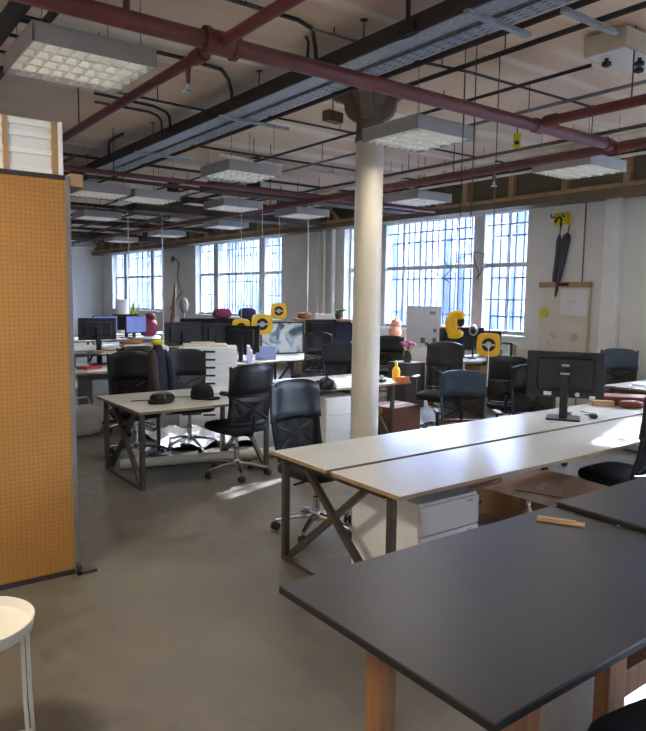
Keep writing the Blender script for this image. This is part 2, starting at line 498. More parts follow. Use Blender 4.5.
# ------------------------------------------------------------------ white tray stool
sl = thing('tray_table', 'small round white metal tray table beside the pegboard partition', 'side table', (.385, 2.585, 0))
MB().lathe([(0.001, .465), (.185, .465), (.193, .47), (.203, .505), (.207, .503), (.2, .46), (.188, .453), (.001, .452)], 40).build('tray', M_STOOL, sl, smooth=True)
for a0 in (R(-38), R(-16), R(142), R(164)):
    MB().tube([(.178 * math.cos(a0), .178 * math.sin(a0), .458), (.182 * math.cos(a0), .182 * math.sin(a0), .2), (.19 * math.cos(a0), .19 * math.sin(a0), .006)], .0075, 8).build('leg', M_STOOL, sl, smooth=True)
MB().tube([(.149, -.116, .05), (-.149, .116, .05)], .006, 8).tube([(.18, -.052, .05), (-.18, .052, .05)], .006, 8).build('crossbar', M_STOOL, sl, smooth=True)

# ------------------------------------------------------------------ black workbenches
def workbench(label, x0, x1, y0, y1, z, legs, rails):
    t = thing('workbench', label, 'workbench', ((x0 + x1) / 2, (y0 + y1) / 2, 0), 0, 'black topped workbenches')
    cx, cy = (x0 + x1) / 2, (y0 + y1) / 2
    tp = MB().b(x0 - cx, x1 - cx, y0 - cy, y1 - cy, z - .006, z).build('tabletop', M_BLKTOP, t)
    MB().b(x0 - cx - .001, x1 - cx + .001, y0 - cy - .001, y1 - cy + .001, z - .027, z - .005).build('top_edge', M_BLKEDGE, tp, bevel=.002)
    for (x, y, wx, wy) in legs:
        MB().b(x - cx - wx / 2, x - cx + wx / 2, y - cy - wy / 2, y - cy + wy / 2, 0, z - .027).build('leg', M_PINE, t, bevel=.004)
    for (xa, ya, xb, yb, zz) in rails:
        MB().bar((xa - cx, ya - cy, zz), (xb - cx, yb - cy, zz), .045, .09).build('stretcher', M_PINE, t, bevel=.003)
    return t
workbench('black topped workbench with pine legs, nearest table, wood offcut on it', 1.144, 2.59, .887, 1.75, .75,
          [(1.275, 1.4, .055, .075), (1.315, .955, .13, .055), (1.93, 1.06, .1, .05), (2.5, 1.62, .06, .09), (2.5, .96, .09, .06)],
          [(1.97, 1.06, 2.5, 1.06, .47), (2.5, 1.0, 2.5, 1.6, .66)])
workbench('second black topped workbench butted against the far end of the nearest one', 2.61, 4.0, .887, 1.73, .772,
          [(2.7, 1.64, .09, .06), (2.7, .98, .09, .06), (3.92, 1.64, .09, .06), (3.92, .98, .09, .06)],
          [(2.7, 1.0, 2.7, 1.62, .66), (3.92, 1.0, 3.92, 1.62, .66)])
of = thing('wood_offcut', 'thin pale wood offcut lying on the nearest black workbench', 'wood offcut', (2.43, 1.59, .75), R(-62))
MB().b(-.095, .095, -.02, .02, 0, .009).build('strip', M_PINEL, of, bevel=.002)
MB().b(-.09, .06, -.016, .012, .009, .016).build('sliver', M_PINEL, of, bevel=.002)

# ------------------------------------------------------------------ white bench desks
def bench_desk(label, x0, x1, y0, y1, z=.70, gap=.012, frames=None, group='white double desks on steel frames'):
    cx, cy = (x0 + x1) / 2, (y0 + y1) / 2
    t = thing('bench_desk', label, 'desk', (cx, cy, 0), 0, group)
    for ya, yb in ((y0, cy - gap / 2), (cy + gap / 2, y1)):
        a = MB().b(x0 - cx, x1 - cx, ya - cy, yb - cy, z - .003, z).build('tabletop', M_DESK, t)
        MB().b(x0 - cx, x1 - cx, ya - cy, yb - cy, z - .024, z - .003).build('plywood_edge', M_EDGE, a)
    for fx in (frames or (x0 + .07, x1 - .07)):
        x = fx - cx
        h = z - .024; d0 = y0 - cy + .13; d1 = y1 - cy - .05
        fr = MB().b(x - .02, x + .02, d0 + .04, d1 - .04, h - .04, h).build('end_frame', M_STEEL, t)
        for yy in (d0, d1):
            MB().b(x - .02, x + .02, yy - .02, yy + .02, 0, h).build('post', M_STEEL, fr, bevel=.003)
        MB().b(x - .02, x + .02, d0 + .02, d1 - .02, 0, .025).build('floor_rail', M_STEEL, fr)
        MB().bar((x, d0 + .02, .03), (x, d1 - .2, h - .02), .035, .035).build('brace', M_STEEL, fr)
        MB().bar((x + .03, d1 - .02, .03), (x + .03, d0 + .2, h - .02), .035, .035).build('brace', M_STEEL, fr)
    MB().b(x0 - cx + .1, x1 - cx - .1, -.02, .02, z - .075, z - .024).build('beam', M_STEEL, t)
    return t
bench_desk('long white double desk in front of the column, monitor on its far half', 2.243, 6.9, 2.36, 3.52, gap=.045)
bench_desk('white double desk nearest the pegboard partition, two black domed objects on it', 2.07, 3.44, 5.27, 6.32)
bench_desk('white double desk behind the column with a sunlit top', 4.02, 5.42, 5.56, 6.5, frames=(4.15, 5.25))
bench_desk('white double desk carrying the row of big black monitors', 2.07, 4.95, 8.25, 9.35)
bench_desk('white desk in front of the framed print, laptop on it', 5.0, 6.45, 8.3, 9.4, frames=(5.1, 6.35))
bench_desk('white desk under the window with books and pots', 7.45, 8.85, 6.55, 7.35, z=.74)
bench_desk('white desk far back by the middle windows', 6.7, 8.6, 9.5, 10.6)
bench_desk('white double desk far left in the third bay', 2.0, 5.6, 11.4, 12.5)
bench_desk('white double desk at the back of the room by the last window', 5.0, 8.4, 15.0, 16.1)
bench_desk('white double desk at the back left, bluish screens on it', 3.2, 6.2, 13.6, 14.7)
bench_desk('white desk against the right wall below the white riser', 7.05, 8.5, 3.55, 4.15, z=.71)

# pedestals
def pedestal(label, x, y, rz, wd, dp, h, n, m=M_WHITEB):
    t = thing('drawer_pedestal', label, 'drawer unit', (x, y, 0), rz, 'drawer pedestals')
    MB().b(-wd / 2, wd / 2, -dp / 2 + .02, dp / 2, .04, h).build('carcass', m, t, bevel=.004)
    z = .06; hh = (h - .07) / n
    for k in range(n):
        d = MB().b(-wd / 2 + .003, wd / 2 - .003, -dp / 2, -dp / 2 + .018, z + .004, z + hh - .004).build('drawer', m, t, bevel=.003)
        MB().b(wd / 2 - .1, wd / 2 - .06, -dp / 2 - .002, -dp / 2, z + hh - .03, z + hh - .018).build('lock', M_SILV, d)
        z += hh
    MB().b(-wd / 2 + .03, wd / 2 - .03, -dp / 2 + .05, dp / 2 - .03, 0, .04).build('plinth', M_BLK, t)
    return t
pedestal('white drawer pedestal under the near edge of the long white desk', 2.74, 2.76, 0, .46, .58, .575, 3)
pedestal('white drawer pedestal under the sunlit desk left of the column', 4.42, 5.82, 0, .44, .52, .6, 3)
pedestal('grey pedestal at the far left beside the pegboard partition', 2.95, 8.72, 0, .5, .6, .58, 3, mat('grey_melamine', (150, 150, 146), .5))

# ------------------------------------------------------------------ task chairs
def make_chair(name, label, loc, rz, pad=M_LEATH, group='black office chairs'):
    t = thing(name, label, 'office chair', loc, rz, group)
    sb = MB()
    for k in range(5):
        a = 2 * PI * k / 5 + PI / 2 + .2
        c, s_ = math.cos(a), math.sin(a)
        sb.tube([(.02 * c, .02 * s_, .115), (.15 * c, .15 * s_, .105), (.29 * c, .29 * s_, .075)], [.026, .02, .014], 8)
    sb.lathe([(.04, .08), (.045, .1), (.04, .14)], 16)
    base = sb.build('star_base', M_CHROME, t, smooth=True)
    for k in range(5):
        a = 2 * PI * k / 5 + PI / 2 + .2
        T = Matrix.Translation((.29 * math.cos(a), .29 * math.sin(a), .03)) @ Matrix.Rotation(a + .8, 4, 'Z') @ Matrix.Rotation(PI / 2, 4, 'X')
        MB().lathe([(.02, -.026), (.03, -.022), (.03, -.005), (.012, -.003), (.012, .003), (.03, .005), (.03, .022), (.02, .026)], 14, T).build('caster', M_BLK, base, smooth=True)
    MB().lathe([(.027, .13), (.027, .25), (.018, .26), (.018, .4)], 14).build('gas_column', M_CHROME, t, smooth=True)
    MB().b(-.1, .1, -.13, .13, .385, .42).tube([(.09, .05, .4), (.26, .06, .395)], .008, 6).build('tilt_mechanism', M_BLK, t)
    MB().ell((0, .02, .455), (.245, .24, .045), .55, .45, 28, 10).build('seat', M_BLKM, t, smooth=True)
    def back(u, v, z0, z1, w0, w1):
        z = z0 + (z1 - z0) * v
        wd = (w0 + (w1 - w0) * v)
        yy = -.215 - .06 * ((z - .5) / .56) - .035 * math.sin((z - .5) / .56 * PI) + .05 * u * u - .02 * max(0, (z - .8)) * 4
        return (u * wd / 2, yy, z)
    def pad_fn(u, v):
        cut = 1 - .1 * max(0, v - .8) / .2 if v > .8 else 1
        p = back(u * cut, v, .77, 1.06, .47, .45)
        return (p[0], p[1] + .008, p[2] - (.03 * abs(u) ** 4 if v > .9 else 0))
    MB().sheet(pad_fn, 12, 8, .045).build('backrest_pad', pad, t, smooth=True)
    MB().sheet(lambda u, v: back(u, v, .53, .78, .42, .46), 12, 6, .006).build('back_mesh', M_MESH, t, smooth=True)
    fr = MB()
    for sgn in (-1, 1):
        pts = [back(sgn * 1.0, v, .5, 1.04, .41, .45) for v in [i / 8 for i in range(9)]]
        fr.tube(pts, .013, 8)
    fr.tube([back(u / 5, 0, .51, 1, .41, .45) for u in range(-5, 6)], .013, 8)
    fr.tube([back(u / 5, 0, .775, 1, .46, .45) for u in range(-5, 6)], .011, 8)
    fr.tube([(0, -.1, .4), (0, -.24, .41), (0, -.275, .48), (0, -.28, .6)], .018, 8)
    fr.build('back_frame', M_BLK, t, smooth=True)
    ls = MB()
    for sgn in (-1, 1):
        ls.tube([(sgn * .19, back(.9, .0, .55, 1, .41, .45)[1] - .012, .55), (0, back(0, 0, .66, 1, .41, .45)[1] - .012, .66), (-sgn * .2, back(.9, 0, .77, 1, .41, .45)[1] - .012, .765)], .008, 6)
    ls.build('lumbar_strap', M_BLK, t, smooth=True)
    for sgn in (-1, 1):
        MB().tube([(sgn * .2, .03, .42), (sgn * .27, .03, .43), (sgn * .285, .02, .52), (sgn * .285, .0, .64)], .016, 8).ell((sgn * .285, .02, .655), (.035, .13, .016), .6, .6).build('armrest', M_BLK, t, smooth=True)
    return t
CH = {}
chair0 = make_chair('office_chair', 'black mesh office chair at the left end of the long white desk', (2.78, 3.78, 0), R(186))
CHAIRS = [
    ('black mesh office chair with its back to us beside the black cap', 3.06, 5.42, R(4), 1.0),
    ('black leather-topped chair facing us at the far side of the left desk, leftmost', 2.55, 6.62, R(168), 1.0),
    ('black leather-topped chair facing us behind the black cap on the left desk', 3.17, 6.64, R(166), 1.0),
    ('black chair whose back shows just above the leftmost leather-topped one', 3.0, 7.8, R(-10), 1.0),
    ('black mesh chair in front of the framed print by the laptop', 5.72, 7.95, R(118), 1.06),
    ('black leather-topped chair just left of the column behind the sunlit desk', 5.5, 6.95, R(150), .98),
    ('black leather-topped chair just right of the column below the peach plush toy', 7.55, 8.25, R(140), .95),
    ('black mesh chair at the right end of the sunlit desk beside the pink flowers', 6.02, 5.7, R(118), 1.05),
    ('slate blue backed chair right of the column, behind the far edge of the long desk', 4.92, 4.28, R(142), .9),
    ('black mesh chair in front of the cardboard box under the window desk', 6.3, 4.85, R(-62), .98),
    ('black mesh chair directly behind the big monitor on the long desk', 5.75, 4.1, R(135), .93),
    ('bluish black chair against the right wall below the white riser', 8.3, 4.66, R(128), .96),
    ('black chair on the near side of the long desk, cut by the right frame edge', 4.4, 2.4, R(-2), 1.02),
    ('black chair pushed under the near corner of the nearest workbench', 1.83, .72, R(-8), 1.0),
    ('black chair far back below the middle windows', 7.2, 13.6, R(120), 1.0),
]
for lb, x, y, rz, s_ in CHAIRS:
    c = dup(chair0, (x, y, 0), rz, lb)
    c.scale = (1, 1, s_)
    if not any(k in lb for k in ('pink flowers', 'slate blue', 'cardboard box', 'white riser', 'framed print')):
        for ch in list(c.children):
            if ch.name.startswith('armrest'):
                bpy.data.objects.remove(ch)
    CH[lb] = c
for ch in list(chair0.children):
    if ch.name.startswith('armrest'):
        bpy.data.objects.remove(ch)
M_BLUEL = mat('slate_blue_leatherette', (52, 66, 82), .3, 0, .1, 10)
tint(CH[CHAIRS[8][0]], 'backrest_pad', M_BLUEL)
tint(CH[CHAIRS[11][0]], 'backrest_pad', M_BLUEL)

# ------------------------------------------------------------------ monitors
def make_monitor(label, loc, rz, w_=.55, h_=.33, lift=.14, front=False, group='black computer monitors', stand=True):
    # back faces -y (towards the viewer side), screen faces +y
    t = thing('computer_monitor', label, 'monitor', loc, rz, group)
    z0 = lift
    hs = MB().b(-w_ / 2, w_ / 2, -.012, .018, z0, z0 + h_).build('housing', M_BLK, t, bevel=.006)
    MB().b(-w_ * .36, w_ * .36, -.04, -.011, z0 + .06, z0 + h_ - .05).build('rear_bulge', M_BLK, t, bevel=.012)
    MB().b(-w_ / 2 + .012, w_ / 2 - .012, .018, .0195, z0 + .02, z0 + h_ - .012).build('screen', M_SCREEN, t)
    if stand:
        MB().b(-.032, .032, -.075, -.038, .012, z0 + h_ * .62).build('stand_neck', M_BLK, t, bevel=.006)
        MB().b(-.13, .13, -.15, .09, 0, .014).build('stand_base', M_BLK, t, bevel=.006)
    return t
m0 = make_monitor('large black monitor seen from behind on the long white desk', (4.85, 3.2, .7), R(-58), .6, .375, .17)
MB().b(-.03, .03, -.0415, -.04, .43, .443).build('maker_badge', M_SILV, m0)
MB().b(-.035, .035, -.0765, -.0755, .365, .378).build('neck_badge', M_SILV, m0)
T = Matrix.Translation((.1, -.0125, .2)) @ Matrix.Rotation(PI / 2, 4, 'X')
MB().lathe([(.018, 0), (.018, .002)], 20, T).build('round_emblem', M_SILV, m0)
MB().b(.19, .235, -.0135, -.012, .175, .195).b(-.16, -.1, -.0135, -.012, .185, .215).build('white_sticker', M_PAPER, m0)
M_Z = .7
for lb, x, y, rz, w_, h_, lf in [
    ('black monitor at the far left beside the pegboard partition', 3.05, 9.23, R(-5), .5, .3, .32),
    ('small black monitor beyond the leftmost monitor', 3.05, 11.7, R(10), .5, .3, .3),
    ('left one of the big black monitors above the white drawer cabinet', 4.18, 8.95, R(-8), .54, .34, .22),
    ('middle one of the big black monitors above the white drawer cabinet', 4.66, 8.82, R(-14), .4, .36, .18),
    ('right one of the big black monitors, angled beside the yellow reels', 4.9, 8.5, R(-58), .54, .38, .14),
    ('dark bluish monitor below the white box on the tan partition', 7.05, 9.5, R(-20), .56, .32, .22),
    ('black monitor partly hidden behind the left side of the column', 7.85, 9.9, R(-30), .5, .34, .12),
    ('wide black monitor on the desk under the window behind the yellow reels', 8.02, 7.14, R(-28), .72, .36, .1),
    ('second black monitor under the window, right of the wide one', 8.5, 7.05, R(-40), .46, .3, .1),
    ('black monitor far back left of the magenta bag', 5.3, 14.2, R(-10), .55, .34, .16),
]:
    z = .74 if y < 7.3 and x > 7.4 else M_Z
    make_monitor(lb, (x, y, z), rz, w_, h_, lf)
for lb, x, y, rz in [('bluish lit screen far back beside the magenta bag', 4.75, 13.9, R(190)), ('bluish lit screen far back, right of the other lit one', 5.35, 13.75, R(200))]:
    t = make_monitor(lb, (x, y, M_Z), rz, .55, .36, .12)
    tint(t, 'screen', M_SCRBL)

# ------------------------------------------------------------------ desk things
def single(name, label, cat, mb, m, loc, rz=0, smooth=True, group=None, bevel=0):
    return tag(mb.build(name, m, None, smooth, bevel, loc, rz), label, cat, group)

vr = thing('conference_phone', 'black glossy low domed device on the left desk', 'desk phone', (2.42, 5.62, .7), R(20))
MB().ell((0, 0, .045), (.115, .09, .055), .8, .8, 24, 10).build('body', M_LEATH, vr, smooth=True)
MB().ell((0, -.06, .07), (.03, .04, .025), .8, .8).build('grip', M_BLK, vr, smooth=True)
MB().ell((.085, .02, .02), (.05, .05, .022), .8, .8).ell((-.085, .02, .02), (.05, .05, .022), .8, .8).build('ear', M_BLK, vr, smooth=True)
cp = thing('domed_cap', 'black rounded cap sitting on the left desk', 'cap', (2.84, 5.68, .7), R(200))
MB().lathe([(.105, 0), (.11, .02), (.105, .07), (.085, .115), (.05, .14), (.002, .15)], 24).build('crown', M_BLKM, cp, smooth=True)
MB().lathe([(.012, .148), (.01, .156), (.001, .158)], 10).build('button', M_BLK, cp, smooth=True)
MB().ell((0, .12, .012), (.085, .06, .01), .6, .8).build('brim', M_BLKM, cp, smooth=True)
ms = thing('computer_mouse', 'black mouse at the right end of the left desk', 'mouse', (3.1, 5.72, .7), R(30))
MB().ell((0, 0, .02), (.035, .06, .022), .8, .8).build('body', M_BLK, ms, smooth=True)
MB().ell((0, .035, .038), (.006, .012, .008), 1, 1).build('wheel', M_CONDG, ms, smooth=True)
MB().tube([(0, .05, .012), (.04, .12, .006), (-.03, .22, .005), (.05, .35, .005)], .0025, 6).build('cord', M_BLK, ms, smooth=True)
dl = thing('desk_lamp', 'black dome shaped lamp with a thin stalk on the sunlit desk', 'desk lamp', (4.235, 5.6, .7), 0)
MB().lathe([(.11, .0), (.11, .02), (.1, .06), (.07, .1), (.03, .12), (.002, .125)], 24).build('dome', M_BLK, dl, smooth=True)
MB().tube([(0, 0, .12), (-.005, 0, .18), (-.02, .01, .24)], [.01, .008, .006], 8).build('stalk', M_BLK, dl, smooth=True)
single('desk_cable', 'thin dark cable lying along the seam of the left desk', 'cable', MB().tube([(-.33, .01, 0), (-.1, -.03, 0), (.1, .02, 0), (.27, -.01, 0), (.4, .03, 0)], .004, 6), M_BLK, (2.55, 5.83, .704))

# yellow bottle, orange box, flowers on the sunlit desk
yb = thing('squeeze_bottle', 'yellow squeeze bottle at the right end of the sunlit desk', 'bottle', (5.34, 5.73, .7))
MB().lathe([(.04, 0), (.045, .02), (.045, .12), (.03, .15), (.016, .165), (.016, .18)], 16).build('body', M_YEL, yb, smooth=True)
MB().lathe([(.02, .18), (.018, .2), (.006, .235)], 12).build('nozzle', M_YTAG, yb, smooth=True)
ob = thing('parts_box', 'small orange brown open box beside the yellow bottle', 'box', (5.3, 5.58, .7), R(10))
MB().b(-.07, .07, -.05, .05, 0, .01).b(-.07, .07, -.05, -.042, 0, .06).b(-.07, .07, .042, .05, 0, .06).b(-.07, -.062, -.05, .05, 0, .06).b(.062, .07, -.05, .05, 0, .06).build('tray', M_ORA, ob)
MB().ell((0, 0, .035), (.055, .035, .03), 1, 1).build('contents', M_CARD, ob, smooth=True)
vs = thing('flower_vase', 'dark vase of pink flowers in front of the white poster board', 'vase', (7.12, 7.4, .68))
MB().lathe([(.05, 0), (.065, .05), (.05, .13), (.04, .17), (.05, .18)], 16).build('vase', M_TERRA, vs, smooth=True)
fl = MB(); stm = MB()
for k in range(9):
    a = k * 2.4; r_ = .03 + .012 * k
    p = (r_ * math.cos(a), r_ * math.sin(a), .26 + .012 * (k % 4))
    fl.ell(p, (.034, .034, .026), 1, 1, 10, 6); stm.tube([(0, 0, .14), (p[0] * .6, p[1] * .6, .2), p], .003, 5)
fl.build('blossom', M_PINK, vs, smooth=True); stm.build('stem', M_LEAF, vs)
single('paper_sheets', 'white papers lying right of the column on the sunlit desk', 'papers', MB().b(-.15, .15, -.11, .11, 0, .004).b(-.1, .2, -.06, .15, .004, .008), M_PAPER, (5.12, 6.1, .7), R(20), False)
hs = thing('tape_dispenser', 'black tape dispenser on the papers right of the column', 'tape dispenser', (5.12, 5.72, .7), R(30))
MB().b(-.07, .07, -.03, .03, 0, .03).build('base', M_BLK, hs, bevel=.006)
MB().lathe([(.03, -.012), (.03, .012)], 16, Matrix.Translation((-.02, 0, .05)) @ Matrix.Rotation(PI / 2, 4, 'X')).build('tape_roll', M_SILV, hs)

# long desk items
m1 = thing('computer_mouse', 'black mouse beside the big monitor base on the long desk', 'mouse', (5.06, 3.06, .7), R(-50))
MB().ell((0, 0, .02), (.036, .06, .022), .8, .8).build('body', M_BLK, m1, smooth=True)
MB().tube([(0, .05, .01), (-.05, .12, .005), (.03, .2, .005), (-.06, .3, .005)], .003, 6).build('cord', M_BLK, m1, smooth=True)
ab = thing('power_adapter', 'black power adapter beside the monitor base on the long desk', 'power adapter', (4.98, 3.25, .7), R(20))
MB().b(-.05, .05, -.025, .025, 0, .03).build('brick', M_BLK, ab, bevel=.006)
MB().tube([(.05, 0, .015), (.1, .03, .006), (.16, .0, .005), (.2, .08, .005)], .003, 6).build('cord', M_BLK, ab, smooth=True)
cs = thing('tool_case', 'rust brown tool case lying behind the monitor at the far end of the long desk', 'case', (5.98, 3.3, .7), R(-50))
MB().b(-.24, .24, -.12, .12, 0, .085).build('body', M_BRNB, cs, bevel=.01)
MB().tube([(-.06, -.12, .05), (-.05, -.15, .055), (.05, -.15, .055), (.06, -.12, .05)], .008, 6).build('handle', M_BLK, cs, smooth=True)
single('wooden_block', 'pinkish wooden block in front of the rust brown case', 'wood block', MB().b(-.1, .1, -.04, .04, 0, .05), M_PINEL, (5.72, 3.38, .7), R(-40), False, bevel=.006)
single('leather_pouch', 'dark brown leather pouch in front of the rust brown case', 'pouch', MB().ell((0, 0, .035), (.11, .06, .035), .7, .7), M_BRNB, (5.83, 3.16, .7), R(-50))
single('white_papers', 'crumpled white papers on the desk against the right wall', 'papers', MB().b(-.15, .2, -.1, .1, 0, .006).ell((0.02, 0, .02), (.12, .09, .02), 1, .7), M_PAPER, (7.35, 3.9, .71), R(15))

# window desk things
bx = thing('cardboard_box', 'tall cardboard box under the window desk behind the mesh chair', 'box', (7.98, 6.72, 0))
MB().b(-.17, .17, -.15, .15, 0, .66).build('carton', M_CARD, bx, bevel=.004)
MB().b(-.17, .17, -.152, -.15, .3, .34).build('tape', M_TAN, bx)
for i, (h_, m_) in enumerate([(.2, M_WHITEB), (.23, M_BLK), (.21, M_TAN), (.19, M_GREYC)]):
    b_ = thing('book', ['white', 'black', 'tan', 'grey'][i] + ' book standing in the row at the right end of the window desk', 'book', (8.6 + .05 * i, 6.75, .74), R(-5), 'books on the window desk')
    MB().b(-.018, -.014, -.075, .075, 0, h_).b(.014, .018, -.075, .075, 0, h_).b(-.018, .018, -.079, -.075, 0, h_).build('cover', m_, b_)
    MB().b(-.014, .014, -.073, .07, .004, h_ - .006).build('page_block', M_PAPER, b_)
sd = thing('silver_speaker', 'round silver and black speaker above the square yellow reel', 'speaker', (7.95, 6.85, .74))
MB().tube([(0, 0, 0), (0, 0, .36)], .012, 8).lathe([(.07, 0), (.07, .012), (.02, .02)], 16).build('stand', M_BLK, sd, smooth=True)
MB().ell((0, 0, .43), (.075, .06, .085), 1, 1, 18, 12).build('body', M_SILV, sd, smooth=True)
MB().ell((-.04, -.03, .43), (.045, .045, .055), 1, 1).build('cone', M_BLK, sd, smooth=True)
gr = thing('green_pot', 'grey green plant pot beside the books on the window desk', 'pot', (8.32, 6.68, .74))
MB().lathe([(.06, 0), (.08, .14), (.085, .15)], 16).build('pot', M_GREYC, gr, smooth=True)
lf = MB()
for k in range(10):
    a = k * .63
    lf.tube([(0, 0, .14), (.05 * math.cos(a), .05 * math.sin(a), .22), (.11 * math.cos(a), .11 * math.sin(a), .25)], [.012, .014, .003], 5)
lf.build('leaves', M_LEAF, gr, smooth=True)
single('parcel', 'pinkish brown parcel on the window sill', 'parcel', MB().b(-.12, .12, -.3, .3, 0, .1), M_PEACH, (8.98 - .13 + .1, 8.15, 1.06), 0, False, bevel=.01)

# yellow cable reels hung from cords
def reel(label, x, y, z, rz, s_, kind, cord_m=M_CORDW, tail=None, top=CZ):
    t = thing('cable_reel', label, 'cable reel', (x, y, z), rz, 'yellow cable reels hung on cords')
    if kind == 0:
        f = MB()
        prof = []
        n = 28
        for i in range(n + 1):
            a = 2 * PI * i / n
            ca, sa = math.cos(a), math.sin(a)
            k = 1 / max(abs(ca), abs(sa)) ** .7
            prof.append((ca * k, sa * k))
        for (x0_, z0_), (x1_, z1_) in zip(prof[:-1], prof[1:]):
            ro, ri = .11 * s_, .065 * s_
            i0 = math.hypot(x0_, z0_); i1 = math.hypot(x1_, z1_)
            v = [(x0_ * ro, -.035 * s_, z0_ * ro), (x1_ * ro, -.035 * s_, z1_ * ro), (x1_ / i1 * ri, -.035 * s_, z1_ / i1 * ri), (x0_ / i0 * ri, -.035 * s_, z0_ / i0 * ri)]
            v += [(p[0], .035 * s_, p[2]) for p in v]
            f.add(v, [(0, 1, 2, 3), (7, 6, 5, 4), (0, 4, 5, 1), (2, 6, 7, 3)])
        f.build('casing', M_YEL, t)
        T = Matrix.Rotation(PI / 2, 4, 'X')
        MB().lathe([(.066 * s_, -.02 * s_), (.066 * s_, .02 * s_)], 24, T).build('drum', M_BLK, t, smooth=True)
        MB().lathe([(.03 * s_, -.034 * s_), (.03 * s_, .03 * s_)], 18, T).b(-.06 * s_, .06 * s_, -.03 * s_, -.02 * s_, -.008 * s_, .008 * s_).build('hub', M_SILV, t, smooth=True)
    else:
        pts = [(.1 * s_ * math.cos(R(a)) * .8, 0, .1 * s_ * math.sin(R(a)) * 1.15) for a in range(35, 330, 15)]
        MB().tube(pts, [.03 * s_] + [.05 * s_] * (len(pts) - 2) + [.03 * s_], 10).build('casing', M_YEL, t, smooth=True)
        MB().ell((-.045 * s_, 0, .01 * s_), (.065 * s_, .04 * s_, .11 * s_), .8, .8).build('shell', M_YEL, t, smooth=True)
        MB().ell((.045 * s_, 0, .03 * s_), (.05 * s_, .03 * s_, .06 * s_), 1, 1).build('plug', M_BLK, t, smooth=True)
        MB().ell((-.02 * s_, 0, -.13 * s_), (.075 * s_, .03 * s_, .035 * s_), .7, .7).build('outlet', M_YEL, t, smooth=True)
    MB().tube([(0, 0, .09 * s_), (0.004, 0, .2), (0, 0, top - z)], .0045, 6).build('cord', cord_m, t)
    if tail:
        MB().tube([(0, -.03, 0), (.004, -.035, -.15), (0, -.03, -tail)], .006, 6).build('tail', M_CORDW, t)
    return t
reel('square yellow cable reel with a white tail hanging right above the window desk', 4.6, 3.79, 1.27, R(-52), .9, 0, M_CORDB, .36)
reel('curved yellow cable reel hanging in front of the window', 4.22, 3.82, 1.45, R(-50), .72, 1, M_CORDB)
reel('yellow cable reel hanging left of the framed print, left one of the pair', 5.4, 9.42, 1.13, R(-30), 1.3, 0)
reel('yellow cable reel hanging left of the framed print, right one of the pair', 5.62, 9.15, 1.2, R(-20), 1.45, 0)
reel('small yellow cable reel hanging above the framed print', 7.2, 11.1, 1.35, R(-30), 1.4, 0)

# hanging dark cord with a loose tangle
tg = thing('hanging_cable', 'dark cable hanging from the ceiling with a loose tangle in front of the window', 'cable', (4.26, 3.74, 1.9))
MB().tube([(0, 0, CZ - 1.9), (.004, 0, .9), (-.002, 0, .12)], .005, 6).build('cord', M_CORDB, tg, smooth=True)
tz = MB()
for k, (a, b_) in enumerate([(.12, .1), (-.14, .03), (.08, -.05), (-.2, -.09)]):
    tz.tube([(0, 0, .12), (a * .3, -a * .25, .11 + b_ * .3), (a * .8, -a * .6, .02 + b_), (a * .6, -a * .5, -.06 + b_ * .5), (a * 1.1, -a * .9, .04 + b_ * .7)], .004, 5)
tz.build('loose_ends', M_CORDB, tg, smooth=True)
for lb, x, y, z0 in [('white socket cord hanging far left in front of the last window, left one', 5.5, 14.5, .75), ('white socket cord hanging far left in front of the last window, right one', 5.2, 12.0, .75),
                     ('white socket cord hanging in front of the wall between the windows', 7.45, 10.5, 1.15)]:
    c = thing('pendant_socket', lb, 'hanging socket', (x, y, z0), 0, 'white cords hung from the ceiling')
    MB().tube([(0, 0, .12), (.005, 0, 1), (0, 0, CZ - z0)], .011, 6).build('cord', M_CORDW, c)
    MB().b(-.03, .03, -.03, .03, 0, .12).build('socket_block', M_CORDW, c, bevel=.008)

# framed print, laptop, tan partitions, plush, poster
fp = thing('framed_print', 'framed print of pale blue grey brush shapes standing behind the laptop', 'framed print', (6.08, 9.26, .7), R(-10))
MB().b(-.36, .36, 0, .02, 0, .5).build('panel', M_ART, fp)
MB().b(-.385, .385, -.012, .03, .5, .525).b(-.385, -.36, -.012, .03, 0, .5).b(.36, .385, -.012, .03, 0, .5).b(-.385, .385, -.012, .03, -.0, .022).build('frame', M_TERRA, fp)
lp = thing('laptop', 'open laptop with a bluish lid on the desk before the framed print', 'laptop', (5.32, 8.55, .7), R(-30))
MB().b(-.15, .15, -.02, .2, 0, .016).build('base', M_SILV, lp, bevel=.004)
MB().b(-.15, .15, -.012, .0, .016, .2).build('lid', mat('pale_blue_lid', (150, 164, 206), .4), lp, bevel=.004)
def post(name, label, cat, x, y, w_, d_, z0, z1, m, rz=0):
    return single(name, label, cat, MB().b(-w_ / 2, w_ / 2, -d_ / 2, d_ / 2, z0, z1), m, (x, y, 0), rz, False, bevel=.006)
post('screen_post', 'tan wooden post behind the pair of hanging yellow reels', 'post', 5.46, 9.62, .16, .08, 0, 1.12, M_TAN)
tp = thing('screen_partition', 'tan low partition between the framed print and the dark bluish monitor', 'partition', (6.95, 9.9, 0), R(-20))
MB().b(-.11, .11, 0, .05, 0, 1.24).build('panel', M_TAN, tp)
MB().b(-.11, .9, .02, .05, .6, 1.2).build('screen', M_NAVY, tp)
MB().b(-.15, .95, -.12, .2, 1.2, 1.24).build('shelf', M_TAN, tp)
single('shelf_bag', 'brown bag on the left end of the tan partition', 'bag', MB().ell((0, 0, .06), (.13, .09, .06), .6, .6), M_CARDD, (6.98, 9.92, 1.24))
wb_ = thing('white_carton', 'white carton on the tan partition left of the little plant', 'box', (7.3, 9.8, 1.24), R(-20))
MB().b(-.16, .16, -.08, .08, 0, .075).build('carton', M_WHITEB, wb_, bevel=.004)
